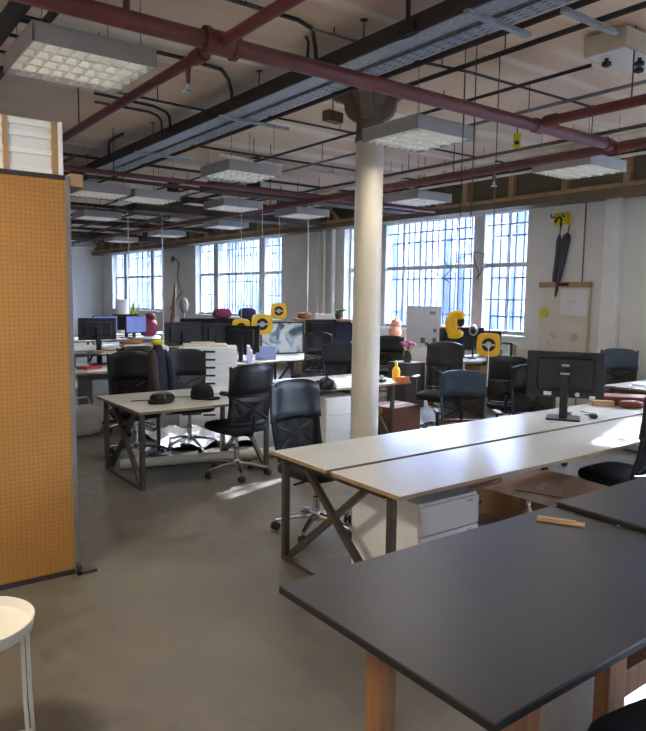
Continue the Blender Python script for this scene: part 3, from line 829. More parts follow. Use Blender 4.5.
MB().b(-.165, .165, -.085, .085, .075, .09).build('lid', M_PAPER, wb_, bevel=.003)
pl_ = thing('potted_plant', 'small green plant in a dark pot on the tan partition', 'plant', (7.6, 9.72, 1.24))
MB().lathe([(.05, 0), (.065, .08), (.07, .09)], 14).build('pot', M_TERRA, pl_, smooth=True)
lf = MB()
for k in range(14):
    a = k * 2.4; q = .05 + .008 * k
    lf.tube([(0, 0, .08), (q * .6 * math.cos(a), q * .6 * math.sin(a), .16), (q * 1.2 * math.cos(a), q * 1.2 * math.sin(a), .2 - .004 * k)], [.006, .018, .003], 5)
lf.build('foliage', M_LEAF, pl_, smooth=True)
ph = thing('plush_toy', 'peach plush toy on the far desk just right of the column', 'plush toy', (8.38, 9.05, .9), R(40))
MB().ell((0, 0, .12), (.14, .12, .13), 1, 1).build('body', M_PEACH, ph, smooth=True)
MB().ell((0, -.02, .27), (.1, .1, .09), 1, 1).build('head', M_PEACH, ph, smooth=True)
MB().ell((.07, -.02, .35), (.03, .02, .04), 1, 1).ell((-.07, -.02, .35), (.03, .02, .04), 1, 1).build('ear', M_ORA, ph, smooth=True)
post('vase_stand', 'low dark stand carrying the dark vase of pink flowers', 'stand', 7.12, 7.42, .4, .4, 0, .68, M_TERRA)
post('plush_shelf', 'tan cabinet under the peach plush toy', 'cabinet', 8.34, 9.1, .5, .5, 0, .9, M_TAN)
po = thing('poster_board', 'white poster board with small dark marks leaning before the window', 'poster board', (8.5, 8.45, 0), R(-46))
MB().b(-.3, .3, 0, .012, .78, 1.5).build('board', M_WHITEB, po)
MB().b(-.28, -.25, .012, .03, 0, .8).b(.25, .28, .012, .03, 0, .8).build('leg', M_BLK, po)
mk = MB()
for (a, b_, w_, h_) in [(.1, 1.36, .1, .05), (.17, 1.05, .05, .06), (.16, .87, .06, .08), (-.05, .85, .08, .1), (.03, .81, .07, .06)]:
    mk.b(a, a + w_, -.002, 0, b_, b_ + h_)
mk.build('dark_mark', M_CONDG, po)

# white drawer cabinet and left clutter
dc = thing('drawer_cabinet', 'white cabinet of shallow drawers with black label holders below the big monitors', 'cabinet', (4.0, 7.82, 0), R(-28))
MB().b(-.36, .36, -.22, .22, 0, 1.0).build('carcass', M_WHITEB, dc, bevel=.006)
for k in range(9):
    d = MB().b(-.34, .34, -.235, -.22, .1 + k * .1, .19 + k * .1).build('drawer', M_WHITEB, dc, bevel=.003)
    MB().b(-.06, .09, -.243, -.235, .135 + k * .1, .16 + k * .1).build('label_holder', M_BLK, d)
single('paper_sheaf', 'lilac sheaf of papers leaning on the right side of the white drawer cabinet', 'papers', MB().b(-.02, .02, -.2, .2, 0, .32).b(.02, .05, -.15, .2, 0, .26), M_LILAC, (4.62, 7.86, .66), R(-28), False)
post('paper_tray', 'white paper tray on the desk right of the drawer cabinet', 'paper tray', 4.62, 7.86, .34, .3, 0, .66, M_WHITEB, R(-28))
single('document_pile', 'flat pile of papers on top of the white drawer cabinet', 'papers', MB().b(-.3, .25, -.17, .15, 0, .03).b(-.2, .1, -.12, .1, .03, .05), M_ROLL, (3.99, 7.84, 1.0), R(-24), False)
jk = thing('coat_stand', 'dark jacket with a yellow collar hung on a short stand between the two facing chairs', 'coat stand', (2.78, 6.56, 0), R(20))
v = []; f = []
NJ, MJ = 20, 12
for j in range(MJ + 1):
    q = j / MJ
    zz = .5 + .66 * q
    wx = (.1 + .03 * math.sin(q * 5)) * (1 if q < .82 else max(.25, 1 - (q - .82) * 4.2))
    wy = .075 * (1 if q < .8 else 1 - (q - .8) * 2.6)
    for k in range(NJ):
        a_ = 2 * PI * k / NJ
        w_ = 1 + .13 * math.sin(a_ * 6 + q * 3) * (1 - q)
        v.append((wx * w_ * math.cos(a_), wy * w_ * math.sin(a_), zz - .03 * math.sin(a_ * 3)))
for j in range(MJ):
    for k in range(NJ):
        f.append((j * NJ + k, j * NJ + (k + 1) % NJ, (j + 1) * NJ + (k + 1) % NJ, (j + 1) * NJ + k))
f.append(tuple(range(NJ - 1, -1, -1))); f.append(tuple(MJ * NJ + k for k in range(NJ)))
MB().add(v, f).build('jacket', M_NAVY, jk, smooth=True)
MB().ell((0, 0, 1.17), (.075, .06, .035), 1, 1).build('collar', M_YTAG, jk, smooth=True)
for sg in (-1, 1):
    MB().tube([(sg * .07, 0, 1.08), (sg * .11, -.05, .98), (sg * .12, -.08, .8), (sg * .1, -.1, .62), (sg * .08, -.1, .52)], [.035, .045, .042, .036, .028], 10).build('sleeve', M_NAVY if sg > 0 else mat('dark_brown_cloth', (66, 56, 54), .85), jk, smooth=True)
MB().tube([(0, 0, 0), (0, 0, 1.12)], .02, 8).lathe([(.13, 0), (.13, .02), (.03, .04)], 16).build('stand', M_BLK, jk, smooth=True)

def heap(name, label, cat, m, x, y, z, items, group=None):
    mb = MB()
    for (a, b_, c, rx, ry, rz_) in items:
        mb.ell((a, b_, c), (rx, ry, rz_), .7, .7, 12, 8)
    return single(name, label, cat, mb, m, (x, y, z), 0, True, group)
single('red_folder', 'red folder lying on the far left desk edge', 'folder', MB().b(-.12, .12, -.1, .1, 0, .03), M_RED2, (2.7, 8.5, .712), R(20), False, bevel=.004)
single('white_folder', 'white folder under the red folder on the far left desk', 'folder', MB().b(-.2, .2, -.14, .14, 0, .012), M_PAPER, (2.78, 8.45, .7), R(10), False)
bs = thing('desk_shelf', 'low black desk shelf holding papers at the far left', 'shelf', (2.95, 8.95, .7))
MB().b(-.35, .3, -.15, .15, .14, .16).b(-.35, -.33, -.15, .15, 0, .14).b(.28, .3, -.15, .15, 0, .14).build('shelf', M_BLK, bs)
single('paper_stack', 'messy stack of papers on the black desk shelf', 'papers', MB().b(-.2, .2, -.12, .12, 0, .02).b(-.16, .22, -.1, .13, .02, .035).ell((.05, 0, .06), (.15, .1, .03), 1, .7), M_ROLL, (3.1, 8.93, .86), R(15), False)
single('blue_binder', 'pale blue binder standing beside the black desk shelf', 'binder', MB().b(-.03, .03, -.1, .1, 0, .2), mat('pale_blue_card', (120, 150, 196), .6), (3.32, 8.5, .7), R(0), False, bevel=.004)
heap('white_bag', 'crumpled white plastic bag behind the leftmost facing chair', 'bag', M_PAPER, 3.72, 8.72, .7, [(0, 0, .1, .16, .12, .1), (.2, .02, .09, .14, .12, .09), (.05, .05, .2, .1, .08, .06)])
heap('cardboard_scraps', 'tan crumpled cardboard beside the white plastic bag', 'cardboard', M_CARD, 3.5, 9.2, .95, [(0, 0, .03, .16, .1, .03), (.1, .03, .06, .1, .08, .03)])
post('scrap_box', 'white box holding up the crumpled cardboard', 'box', 3.52, 9.2, .3, .2, .7, .95, M_WHITEB)
heap('magenta_bag', 'dark magenta bag on the far desk below the green plant', 'bag', M_MAG, 5.85, 14.3, .7, [(0, 0, .2, .2, .14, .2), (.05, 0, .42, .12, .09, .1)])
heap('pink_cushion', 'crimson round cushion on top of the far desk divider', 'cushion', M_MAG, 6.55, 12.2, 1.17, [(0, 0, .1, .2, .12, .1)])
heap('plum_cushion', 'dark plum round cushion beside the crimson one', 'cushion', M_NAVY, 7.02, 12.0, 1.17, [(0, 0, .11, .18, .12, .11)])
post('desk_divider', 'black desk divider below the two round cushions', 'divider', 6.5, 12.15, 1.6, .24, 0, 1.17, M_BLKM, R(-22))
gp = thing('green_plant', 'yellow green plant in front of the last window', 'plant', (6.6, 17.3, 0))
MB().lathe([(.14, 0), (.19, .3), (.2, .32)], 14).build('pot', M_TERRA, gp, smooth=True)
lf = MB()
for k in range(16):
    a = k * 2.4; q = .1 + .016 * k
    lf.tube([(0, 0, .3), (q * .5 * math.cos(a), q * .5 * math.sin(a), .95), (q * math.cos(a), q * math.sin(a), 1.45 - .03 * k)], [.01, .05, .01], 5)
lf.build('foliage', mat('yellow_green_leaf', (150, 160, 40), .6), gp, smooth=True)
single('leaning_pole', 'brown tapered pole leaning against the wall between the far windows', 'pole', MB().tube([(0, 0, .7), (.1, .1, 1.4), (.16, .15, 1.9)], [.09, .06, .02], 8), mat('dark_brown_wood', (84, 54, 40), .6), (7.0, 15.6, 0))
tf = thing('table_fan', 'grey table fan against the wall left of the middle windows', 'fan', (8.3, 17.7, 0))
MB().tube([(0, 0, 0), (0, 0, 1.15)], .03, 8).lathe([(.2, 0), (.2, .03), (.03, .06)], 16).build('stand', M_GREYC, tf, smooth=True)
MB().ell((0, 0, 1.32), (.12, .17, .22), 1, 1).build('cage', M_GREYC, tf, smooth=True)
single('white_roll_column', 'white tall paper roll standing before the last window', 'paper roll', MB().lathe([(.16, .7), (.16, 1.5)], 16), M_PAPER, (5.9, 16.0, 0))

# floor things
rl = thing('paper_roll', 'long cream paper roll lying on the floor under the left desk', 'paper roll', (2.22, 6.18, .048), math.atan2(-.38, 1.6))
T = Matrix.Rotation(PI / 2, 4, 'Y')
MB().lathe([(.03, 0), (.048, 0), (.048, 1.72), (.03, 1.72)], 20, T).build('roll', M_ROLL, rl, smooth=True)
MB().lathe([(.026, -.002), (.03, .0), (.03, 1.72), (.026, 1.722)], 16, T).build('core', M_CARD, rl, smooth=True)
sh = MB()
random.seed(3)
def crumple(u, v):
    return (u * .5 + .05 * math.sin(7 * v + u), (v - .5) * 1.0 + .05 * math.sin(6 * u), .05 + .04 * math.sin(5 * u + 3 * v) * math.sin(7 * v) + .03 * math.sin(11 * u - 6 * v))
pp = MB()
n = 16
vv = []; ff = []
for j in range(n + 1):
    for i in range(n + 1):
        vv.append(crumple(i / n * 2 - 1, j / n))
for j in range(n):
    for i in range(n):
        a = j * (n + 1) + i
        ff.append((a, a + 1, a + n + 2, a + n + 1))
pp.add(vv, ff).add([(x, y, 0) for x, y, z in vv], [tuple(reversed(q)) for q in ff])
single('plastic_sheeting', 'crumpled white plastic sheeting on the floor under the left desk', 'plastic sheet', pp, M_PAPER, (3.45, 7.0, 0), R(-12), False)
cb = thing('cloth_bag', 'grey cloth tote bag on the floor behind the pegboard partition', 'bag', (2.4, 7.9, 0), R(10))
MB().ell((0, 0, .18), (.24, .12, .18), .5, .6, 20, 10).build('body', M_GREYC, cb, smooth=True)
MB().tube([(-.12, 0, .33), (-.08, 0, .45), (.08, 0, .45), (.12, 0, .33)], .01, 6).build('handle', M_GREYC, cb, smooth=True)
def carton(label, x, y, rz, w_, d_, h_, m, wrap=False):
    t = thing('cardboard_carton', label, 'carton', (x, y, 0), rz, 'cartons under the long desk')
    MB().b(-w_ / 2, w_ / 2, -d_ / 2, d_ / 2, 0, h_).build('body', m, t, bevel=.005)
    MB().b(-w_ / 2 - .002, w_ / 2 + .002, -.03, .03, h_ - .08, h_ + .002).build('tape', M_TAN, t)
    if wrap:
        MB().b(-w_ / 2 - .004, w_ / 2 + .004, -d_ / 2 - .004, -d_ / 2 - .001, .02, h_ * .7).build('plastic_wrap', M_WRAP, t)
    return t
carton('wide flat cardboard carton with brown top under the long desk, nearest the white pedestal', 4.55, 3.1, R(4), .9, .6, .2, M_CARD)
carton('dark brown carton behind the flat one under the long desk', 4.2, 3.75, R(8), .7, .45, .22, M_CARDD, True)
carton('long tan carton under the far end of the long desk', 5.5, 2.9, R(-3), .8, .55, .16, M_CARD)
carton('brown carton on the floor beside the end of the sunlit desk', 5.58, 6.0, R(5), .5, .4, .36, M_CARDD)
carton('tan carton left of the chrome legs below the sunlit desk', 4.82, 6.15, R(-8), .4, .35, .3, M_CARD)
carton('dark brown carton between the long desk and the navy sheened chair', 5.75, 5.05, R(12), .45, .4, .32, M_CARDD)
for lb, x, y, z, rz, w_, d_, m_ in [('torn light brown cardboard sheet lying on the flat carton', 4.5, 3.12, .202, R(25), .5, .36, M_CARD), ('dark brown cardboard sheet lying on the floor in front of the flat carton', 4.35, 2.66, 0, R(-12), .6, .24, M_CARDD), ('pale cardboard sheet on the long tan carton under the far desk end', 5.35, 2.9, .162, R(14), .6, .35, M_PINEL)]:
    t = thing('cardboard_sheet', lb, 'cardboard sheet', (x, y, z), rz, 'cartons under the long desk')
    MB().prism([(-w_ / 2, -d_ / 2), (w_ / 2 - .05, -d_ / 2 + .03), (w_ / 2, d_ / 2 - .06), (.05, d_ / 2), (-w_ / 2 + .03, d_ / 2 - .02)], .006).build('sheet', m_, t)
    MB().b(-w_ * .3, w_ * .25, -.025, .025, .006, .008).build('tape', M_TAN, t)
heap('wrap_bundle', 'crumpled clear wrap on the floor beside the plastic bottle', 'plastic wrap', M_WRAP, 4.15, 2.72, .006, [(0, 0, .05, .1, .07, .05), (.12, .05, .04, .1, .06, .04), (-.08, .06, .04, .07, .06, .04)])
bt = thing('plastic_bottle', 'clear plastic bottle on the floor beside the cartons under the long desk', 'bottle', (3.97, 2.86, 0))
MB().lathe([(.035, 0), (.037, .02), (.035, .1), (.037, .16), (.015, .2), (.013, .22)], 14).build('body', M_WRAP, bt, smooth=True)
MB().lathe([(.016, .215), (.016, .24)], 12).build('cap', M_PAPER, bt, smooth=True)

# ------------------------------------------------------------------ wall things
um = thing('umbrella', 'charcoal folded umbrella with yellow handle hanging on the right wall', 'umbrella', (8.93, 6.02, 0), 0, 'umbrellas hung on the right wall')
def fold(T, r0, L):
    n = 20
    prof = [(.012, 0), (.02, .06), (.035, .3), (r0 * .8, .62), (r0, L - .1), (r0 * .7, L - .03), (.012, L)]
    v = []; f = []
    for r_, z in prof:
        for k in range(n):
            a = 2 * PI * k / n
            q = r_ * (1 + .18 * math.sin(a * 5 + z * 4))
            v.append((q * math.cos(a), q * math.sin(a), z))
    for i in range(len(prof) - 1):
        for k in range(n):
            f.append((i * n + k, i * n + (k + 1) % n, (i + 1) * n + (k + 1) % n, (i + 1) * n + k))
    return MB().add(v, f, T)
def umbrella(t, tip, top, m_h, r0=.062):
    tip = Vector(tip); top = Vector(top)
    d = top - tip; L = d.length
    T = Matrix.Translation(tip) @ d.to_track_quat('Z', 'Y').to_matrix().to_4x4()
    fold(T, r0, L * .8).build('canopy', M_UMB, t, smooth=True)
    MB().tube([tip, tip + d * -.03, ], .006, 6).tube([tip + d * .8, tip + d * .92], .008, 8).build('shaft', M_BLK, t)
    MB().tube([tip + d * .9, tip + d * 1.0, tip + d * 1.03 + Vector((0, .03, 0)), tip + d * 1.02 + Vector((0, .08, 0)), tip + d * .96 + Vector((0, .1, 0))], .016, 8).build('handle', m_h, t, smooth=True)
umbrella(um, (0, .11, 1.7), (0, -.09, 2.86), M_YEL)
u2 = thing('umbrella', 'second folded umbrella with black handle hanging behind the yellow handled one', 'umbrella', (8.965, 6.05, 0), 0, 'umbrellas hung on the right wall')
umbrella(u2, (0.0, .15, 1.72), (0.0, .06, 2.84), M_BLK, .035)
hk = thing('wall_hook', 'yellow hook bracket on the right wall holding the umbrellas', 'hook', (8.97, 6.15, 2.84), 0)
MB().b(0, .03, -.14, .1, -.08, .1).build('plate', M_YTAG, hk, bevel=.006)
MB().tube([(0, -.12, .04), (-.09, -.12, .03), (-.1, -.12, .08)], .01, 6).tube([(0, .08, .04), (-.09, .08, .03), (-.1, .08, .08)], .01, 6).build('hook', M_BLK, hk, smooth=True)
fc = thing('flipchart', 'clipped flipchart pad of faintly marked sheets on the right wall', 'flipchart', (8.95, 5.99, 0))
MB().b(.0, .03, -.42, .42, .72, 1.9).build('backing_board', M_ROLL, fc)
MB().b(-.03, .03, -.43, .43, 1.83, 1.91).build('clip_bar', M_TAN, fc, bevel=.004)
MB().b(-.04, -.03, -.09, .09, 1.855, 1.895).build('clip', M_BLK, fc, bevel=.004)
MB().b(-.012, 0, -.4, .41, .74, 1.83).build('sheet', M_FLIP, fc)
MB().b(-.02, -.012, -.4, .05, 1.42, 1.8).build('sheet', M_PAPER, fc)
MB().b(-.018, -.012, -.36, .03, .8, 1.38).build('sheet', M_FLIP, fc)
T = Matrix.Translation((-.013, .33, 1.44)) @ Matrix.Rotation(-PI / 2, 4, 'Y')
MB().lathe([(.075, 0), (.07, .006)], 20, T).build('sticky_note', M_YTAG, fc)
mk = MB()
for (a, b_, w_, h_) in [(-.2, 1.62, .14, .012), (-.16, 1.58, .1, .012), (.1, 1.6, .1, .01), (.16, 1.1, .05, .08), (.1, 1.06, .06, .06)]:
    mk.b(-.022, -.012, a, a + w_, b_, b_ + h_)
mk.ell((-.019, -.2, 1.1), (.003, .075, .06), 1, 1).build('marker_drawing', M_MARK, fc)
mk2 = MB().ell((-.013, .22, 1.0), (.003, .03, .035), 1, 1).build('pink_mark', M_PEACH, fc)

# ------------------------------------------------------------------ ceiling services
def pipe(name, label, cat, pts, r, m, group=None, n=10, fit=None):
    t = thing(name, label, cat, tuple(pts[0]), 0, group)
    o = Vector(pts[0])
    MB().tube([Vector(p) - o for p in pts], r, n).build('run', m, t, smooth=True)
    for (p, d, r2, l) in (fit or []):
        p = Vector(p) - o; d = Vector(d).normalized()
        MB().tube([p - d * l / 2, p + d * l / 2], r2, 12).build('coupling', m, t, smooth=True)
    return t
def hangers(t, spots, z, m=M_COND, r=.006, ring=None):
    o = t.location
    for x, y in spots:
        h = MB().tube([(x - o.x, y - o.y, z - o.z), (x - o.x, y - o.y, CZ - o.z)], r, 6)
        if ring:
            h.lathe([(ring, -.02), (ring + .006, -.02), (ring + .006, .02), (ring, .02)], 14, Matrix.Translation((x - o.x, y - o.y, z - o.z)) @ (Matrix.Rotation(PI / 2, 4, 'Y') if ring > 0 else Matrix()))
        h.build('hanger', m, t)
PZ = 3.1
mp_ = pipe('sprinkler_main', 'thick oxblood red sprinkler main crossing under the cable trunking', 'pipe', [(-2.1, 3.61, PZ), (6.05, 3.61, PZ)], .05, M_RED, 'oxblood sprinkler pipes', 14,
           [((1.925, 3.61, PZ), (1, 0, 0), .068, .2), ((1.84, 3.61, PZ), (1, 0, 0), .078, .03), ((2.02, 3.61, PZ), (1, 0, 0), .078, .03), ((4.9, 3.61, PZ), (1, 0, 0), .06, .1), ((5.95, 3.61, PZ), (1, 0, 0), .06, .08)])
hangers(mp_, [(1.38, 3.61)], PZ + .05, M_RED, .018)
p1 = pipe('sprinkler_branch', 'oxblood branch pipe running over the near ceiling light at the left', 'pipe', [(1.925, -3.0, PZ), (1.925, 11.5, PZ)], .034, M_RED, 'oxblood sprinkler pipes', 12, [((1.925, 3.86, PZ), (0, 1, 0), .046, .12)])
p2 = pipe('sprinkler_branch', 'oxblood branch pipe joining the main beside the yellow tag', 'pipe', [(4.9, -3.0, PZ + .02), (4.9, 3.55, PZ + .02)], .04, M_RED, 'oxblood sprinkler pipes', 12, [((4.9, 3.48, PZ + .02), (0, 1, 0), .052, .1)])
p3 = pipe('sprinkler_branch', 'oxblood pipe at the end of the main running along the window side', 'pipe', [(6.05, -3.0, PZ - .03), (6.05, 24, PZ - .03)], .038, M_RED, 'oxblood sprinkler pipes', 12, [((6.05, 3.61, PZ - .03), (0, 1, 0), .05, .16)])
p4 = pipe('sprinkler_branch', 'thin oxblood pipe crossing far back beyond the column', 'pipe', [(2.2, 8.35, 3.12), (8.6, 8.35, 3.12)], .03, M_RED, 'oxblood sprinkler pipes', 10)
hangers(p1, [(1.925, 1.5), (1.925, 6.2), (1.925, 9.5)], PZ, M_COND, .006)
hangers(p2, [(4.9, .8), (4.9, 2.8)], PZ + .02, M_COND, .006)
hangers(p3, [(6.05, 1.8), (6.05, 5.6), (6.05, 9.6), (6.05, 13.6)], PZ - .03, M_COND, .006)
hangers(p4, [(3.0, 8.35), (7.8, 8.35)], 3.12, M_COND, .006)
for pr_, x, y in [(p1, 1.925, 4.02), (p3, 6.05, 5.0)]:
    o_ = Vector((x, y, pr_.location.z)) - pr_.location
    hd = MB().tube([o_ + Vector((0, 0, -.02)), o_ + Vector((0, 0, -.13))], [.02, .014], 8).build('sprinkler_head', M_RED, pr_)
    MB().lathe([(.012, -.16), (.012, -.13)], 8, Matrix.Translation(o_)).lathe([(.035, -.18), (.035, -.177), (.004, -.16)], 12, Matrix.Translation(o_)).build('deflector', M_SILV, hd)

# main cable trunking with galvanised trays
TZ = 3.415
tk = thing('cable_trunking', 'dark steel cable trunking running across the ceiling beside galvanised trays', 'trunking', (3.27, 6, TZ))
MB().b(0, .02, -9, 20, 0, .115).b(.02, .06, -9, 20, .095, .115).build('channel', M_TRAYD, tk)
MB().b(.02, .19, -9, 20, 0, .008).b(.18, .19, -9, 20, 0, .05).build('trunk_cover', M_GALV, tk)
for y in (-2.05, -.6, 1.8, 4.2, 6.6, 9.0):
    MB().tube([(.01, y, .1), (.01, y, CZ - TZ)], .005, 6).lathe([(.03, CZ - TZ - .006), (.03, CZ - TZ)], 10, Matrix.Translation((.01, y, 0))).build('threaded_rod', M_COND, tk)
MB().tube([(.0, -2.52, .02), (.0, -2.52, CZ - TZ)], .016, 8).b(-.02, .04, -2.6, -2.44, .0, .07).build('support_bracket', M_COND, tk)
pt = thing('perforated_tray', 'speckled galvanised perforated tray beside the dark trunking', 'cable tray', (3.51, 6, TZ))
MB().b(0, .15, -9, 20, 0, .006).b(0, .006, -9, 20, 0, .05).b(.144, .15, -9, 20, 0, .05).build('tray', M_GALV, pt)
holes = MB()
for i in range(120):
    y = -5.2 + i * .1
    for x in (.03, .075, .12):
        holes.b(x - .006, x + .006, y - .02, y + .02, -.001, .0)
ho = holes.build('slot', mat('slot_shadow_grey', (92, 98, 106), .7), pt); ho['kind'] = 'stuff'
for y, x0_, x1_ in [(-3.05, -.26, .35), (-3.43, .17, .75), (.1, -.26, .55), (2.3, -.26, .6), (5.1, -.26, .6)]:
    MB().b(x0_, x1_, y - .02, y + .02, -.03, -.002).build('strut', M_GALV, pt)
pt2 = thing('cable_tray', 'second galvanised tray running parallel beyond the trunking', 'cable tray', (2.2 - .95, 6, 3.35))
MB().b(-.16, -.14, -9, 3, 0, .06).b(.0, .02, -9, 3, 0, .06).build('side_rail', M_COND, pt2)
for i in range(30):
    MB().b(-.14, .0, -8.6 + i * .38, -8.57 + i * .38, .005, .02).build('rung', M_COND, pt2)
pt3 = thing('cable_tray', 'dark open tray at the upper left corner beside the near ceiling light', 'cable tray', (1.0, 4, 3.3))
MB().b(-.02, .02, -7, 6, 0, .04).b(-.14, -.11, -7, 6, .03, .06).build('side_rail', M_COND, pt3)

M_DUCT = mat('dark_brown_duct', (66, 52, 42), .7, 0, .12, 4)
G = 'conduits fixed under the ceiling'
CON = [
    # label, pts, r, mat
    ('black conduit behind the near light bending down to the trunking', [(1.1, 5.42, 3.62), (2.6, 5.42, 3.62), (2.95, 5.5, 3.63), (3.13, 5.7, 3.63), (3.2, 5.79, 3.6), (3.22, 5.8, 3.56), (3.23, 5.8, 3.43)], .017, M_COND),
    ('black conduit above the main pipe bending down to the trunking', [(2.0, 4.17, 3.62), (2.85, 4.17, 3.62), (3.04, 4.26, 3.63), (3.16, 4.4, 3.62), (3.21, 4.45, 3.58), (3.22, 4.46, 3.54), (3.23, 4.46, 3.44)], .016, M_COND),
    ('short looped black conduit beside the bent one above the main pipe', [(3.22, 4.57, 3.44), (3.22, 4.57, 3.58), (3.21, 4.55, 3.62), (3.17, 4.49, 3.63), (3.1, 4.42, 3.63)], .011, M_COND),
    ('grey flexible conduit running on from the bent black one', [(3.0, 4.2, 3.6), (3.4, 4.2, 3.61), (3.7, 4.22, 3.6)], .01, M_CONDG),
    ('black conduit below the slab left of the sprinkler head with two drops', [(2.1, 6.2, 3.47), (3.24, 6.26, 3.47), (3.26, 6.3, 3.42)], .012, M_COND),
    ('thin black conduit dropping left of the trunking, first drop', [(2.3, 6.9, 3.62), (2.95, 7.0, 3.63), (3.14, 7.12, 3.63), (3.21, 7.18, 3.6), (3.22, 7.19, 3.55), (3.23, 7.19, 3.43)], .015, M_COND),
    ('thin black conduit dropping left of the trunking, second drop', [(3.14, 8.4, 3.62), (3.17, 8.95, 3.63), (3.21, 9.1, 3.61), (3.22, 9.14, 3.56), (3.23, 9.15, 3.44)], .018, M_COND),
    ('thin black conduit dropping left of the trunking, close beside the first drop', [(2.4, 7.2, 3.62), (3.0, 7.25, 3.63), (3.14, 7.34, 3.63), (3.21, 7.4, 3.6), (3.22, 7.41, 3.55), (3.23, 7.41, 3.43)], .014, M_COND),
    ('dark conduit crossing from the trays towards the right corner', [(3.66, 3.84, 3.43), (4.3, 3.84, 3.47), (6.4, 4.0, 3.57)], .012, M_COND),
    ('dark square conduit nearest the galvanised tray', [(3.79, -3, 3.445), (3.79, 22, 3.445)], .022, M_COND),
    ('dark square conduit second from the galvanised tray', [(4.1, -3, 3.445), (4.1, 4.6, 3.445)], .02, M_COND),
    ('dark conduit beyond the column side trays', [(4.98, 3.2, 3.5), (4.98, 22, 3.5)], .016, M_COND),
    ('grey conduit over the light beside the column', [(5.45, 2.5, 3.42), (5.45, 22, 3.42)], .016, M_CONDG),
    ('white conduit behind the yellow tag', [(6.5, 2.5, 3.3), (6.5, 9, 3.3)], .026, M_CONDW),
    ('brown conduit right of the white one', [(6.78, 1.5, 3.42), (6.78, 24, 3.42)], .02, M_CONDB),
    ('dark conduit over the light nearest the right wall', [(7.1, 1.5, 3.35), (7.1, 24, 3.35)], .016, M_COND),
    ('grey conduit near the bulkhead', [(7.5, 1.5, 3.45), (7.5, 24, 3.45)], .024, M_CONDG),
    ('pale conduit next to the bulkhead', [(7.95, 1.5, 3.4), (7.95, 24, 3.4)], .02, M_CONDW),
    ('dark conduit closest to the bulkhead', [(8.3, 1.5, 3.5), (8.3, 24, 3.5)], .022, M_COND),
    ('brown conduit beyond the left trunking', [(2.75, 9.0, 3.4), (2.75, 25, 3.4)], .02, M_CONDB),
    ('dark conduit beyond the left trunking', [(2.4, 10, 3.3), (2.4, 25, 3.3)], .025, M_COND),
    ('dark cross conduit in front of the second light', [(3.6, 6.2, 3.52), (8.5, 6.2, 3.52)], .012, M_COND),
    ('dark cross conduit just behind the second light', [(3.3, 7.7, 3.45), (8.5, 7.7, 3.45)], .014, M_COND),
    ('white cross conduit beyond the second light', [(4.4, 8.3, 3.52), (8.5, 8.6, 3.52)], .022, M_CONDW),
    ('brown cross conduit in the third bay', [(2.2, 10.2, 3.35), (8.6, 10.2, 3.35)], .028, M_CONDB),
    ('slim dark cross conduit just beyond the second light', [(2.2, 9.55, 3.50), (8.6, 9.55, 3.50)], 0.02, M_COND),
    ('slim dark cross conduit before the far-left light', [(2.2, 10.75, 3.53), (8.6, 10.75, 3.53)], 0.022, M_CONDB),
    ('slim dark cross conduit behind the far-left light', [(2.2, 12.3, 3.50), (8.6, 12.3, 3.50)], 0.028, M_DUCT),
    ('slim dark cross conduit over the wall between the windows', [(2.2, 13.7, 3.53), (8.6, 13.7, 3.53)], 0.03, M_COND),
    ('slim dark cross conduit above the middle of the far bays', [(2.2, 15.5, 3.50), (8.6, 15.5, 3.50)], 0.03, M_DUCT),
    ('slim dark cross conduit beyond the middle windows', [(2.2, 17.2, 3.53), (8.6, 17.2, 3.53)], 0.035, M_COND),
    ('slim dark cross conduit before the back duct', [(2.2, 18.0, 3.50), (8.6, 18.0, 3.50)], 0.035, M_DUCT),
    ('slim dark cross conduit behind the back duct', [(2.2, 20.6, 3.53), (8.6, 20.6, 3.53)], 0.04, M_COND),
    ('slim dark cross conduit before the end wall', [(2.2, 23.2, 3.50), (8.6, 23.2, 3.50)], 0.05, M_DUCT),
    ('slim dark cross conduit closest to the end wall', [(2.2, 24.6, 3.53), (8.6, 24.6, 3.53)], 0.06, M_COND),
    ('long slim conduit between the second light and the column', [(4.5, 9.4, 3.2), (4.5, 25, 3.2)], 0.018, M_CONDB),
    ('long slim conduit left of the window side sprinkler pipe', [(5.75, 9.4, 3.2), (5.75, 25, 3.2)], 0.02, M_DUCT),
    ('long slim conduit just left of the trunking far back', [(3.0, 9.4, 3.2), (3.0, 25, 3.2)], 0.022, M_COND),
    ('long slim conduit over the far left desks', [(2.55, 9.4, 3.2), (2.55, 25, 3.2)], 0.03, M_DUCT),
    ('long slim conduit beyond the column over the big monitors', [(5.1, 9.4, 3.2), (5.1, 25, 3.2)], 0.02, M_COND),
    ('dark cross conduit in the third bay', [(2.2, 11.3, 3.3), (8.6, 11.3, 3.3)], .03, M_COND),
    ('dark cross conduit in the fourth bay', [(2.2, 13.1, 3.3), (8.6, 13.1, 3.3)], .035, M_COND),
    ('brown cross conduit in the fourth bay', [(2.2, 14.6, 3.4), (8.6, 14.6, 3.4)], .04, M_CONDB),
    ('dark cross conduit in the fifth bay', [(2.2, 16.5, 3.3), (8.6, 16.5, 3.3)], .045, M_COND),
    ('dark cross conduit in the sixth bay', [(2.2, 19.8, 3.32), (8.6, 19.8, 3.32)], .05, M_COND),
    ('dark cross conduit in the seventh bay', [(2.2, 22, 3.33), (8.6, 22, 3.33)], .06, M_COND),
]
for lb, pts, r_, m_ in CON:
    cn = pipe('conduit', lb, 'conduit', pts, r_, m_, G, 8)
    pa, pb = Vector(pts[0]), Vector(pts[1])
    nh = max(1, min(6, int((pb - pa).length / 2.2)))
    hangers(cn, [tuple(pa.lerp(pb, (k + .5) / nh))[:2] for k in range(nh)], pa.lerp(pb, .5).z, M_COND, .0045)
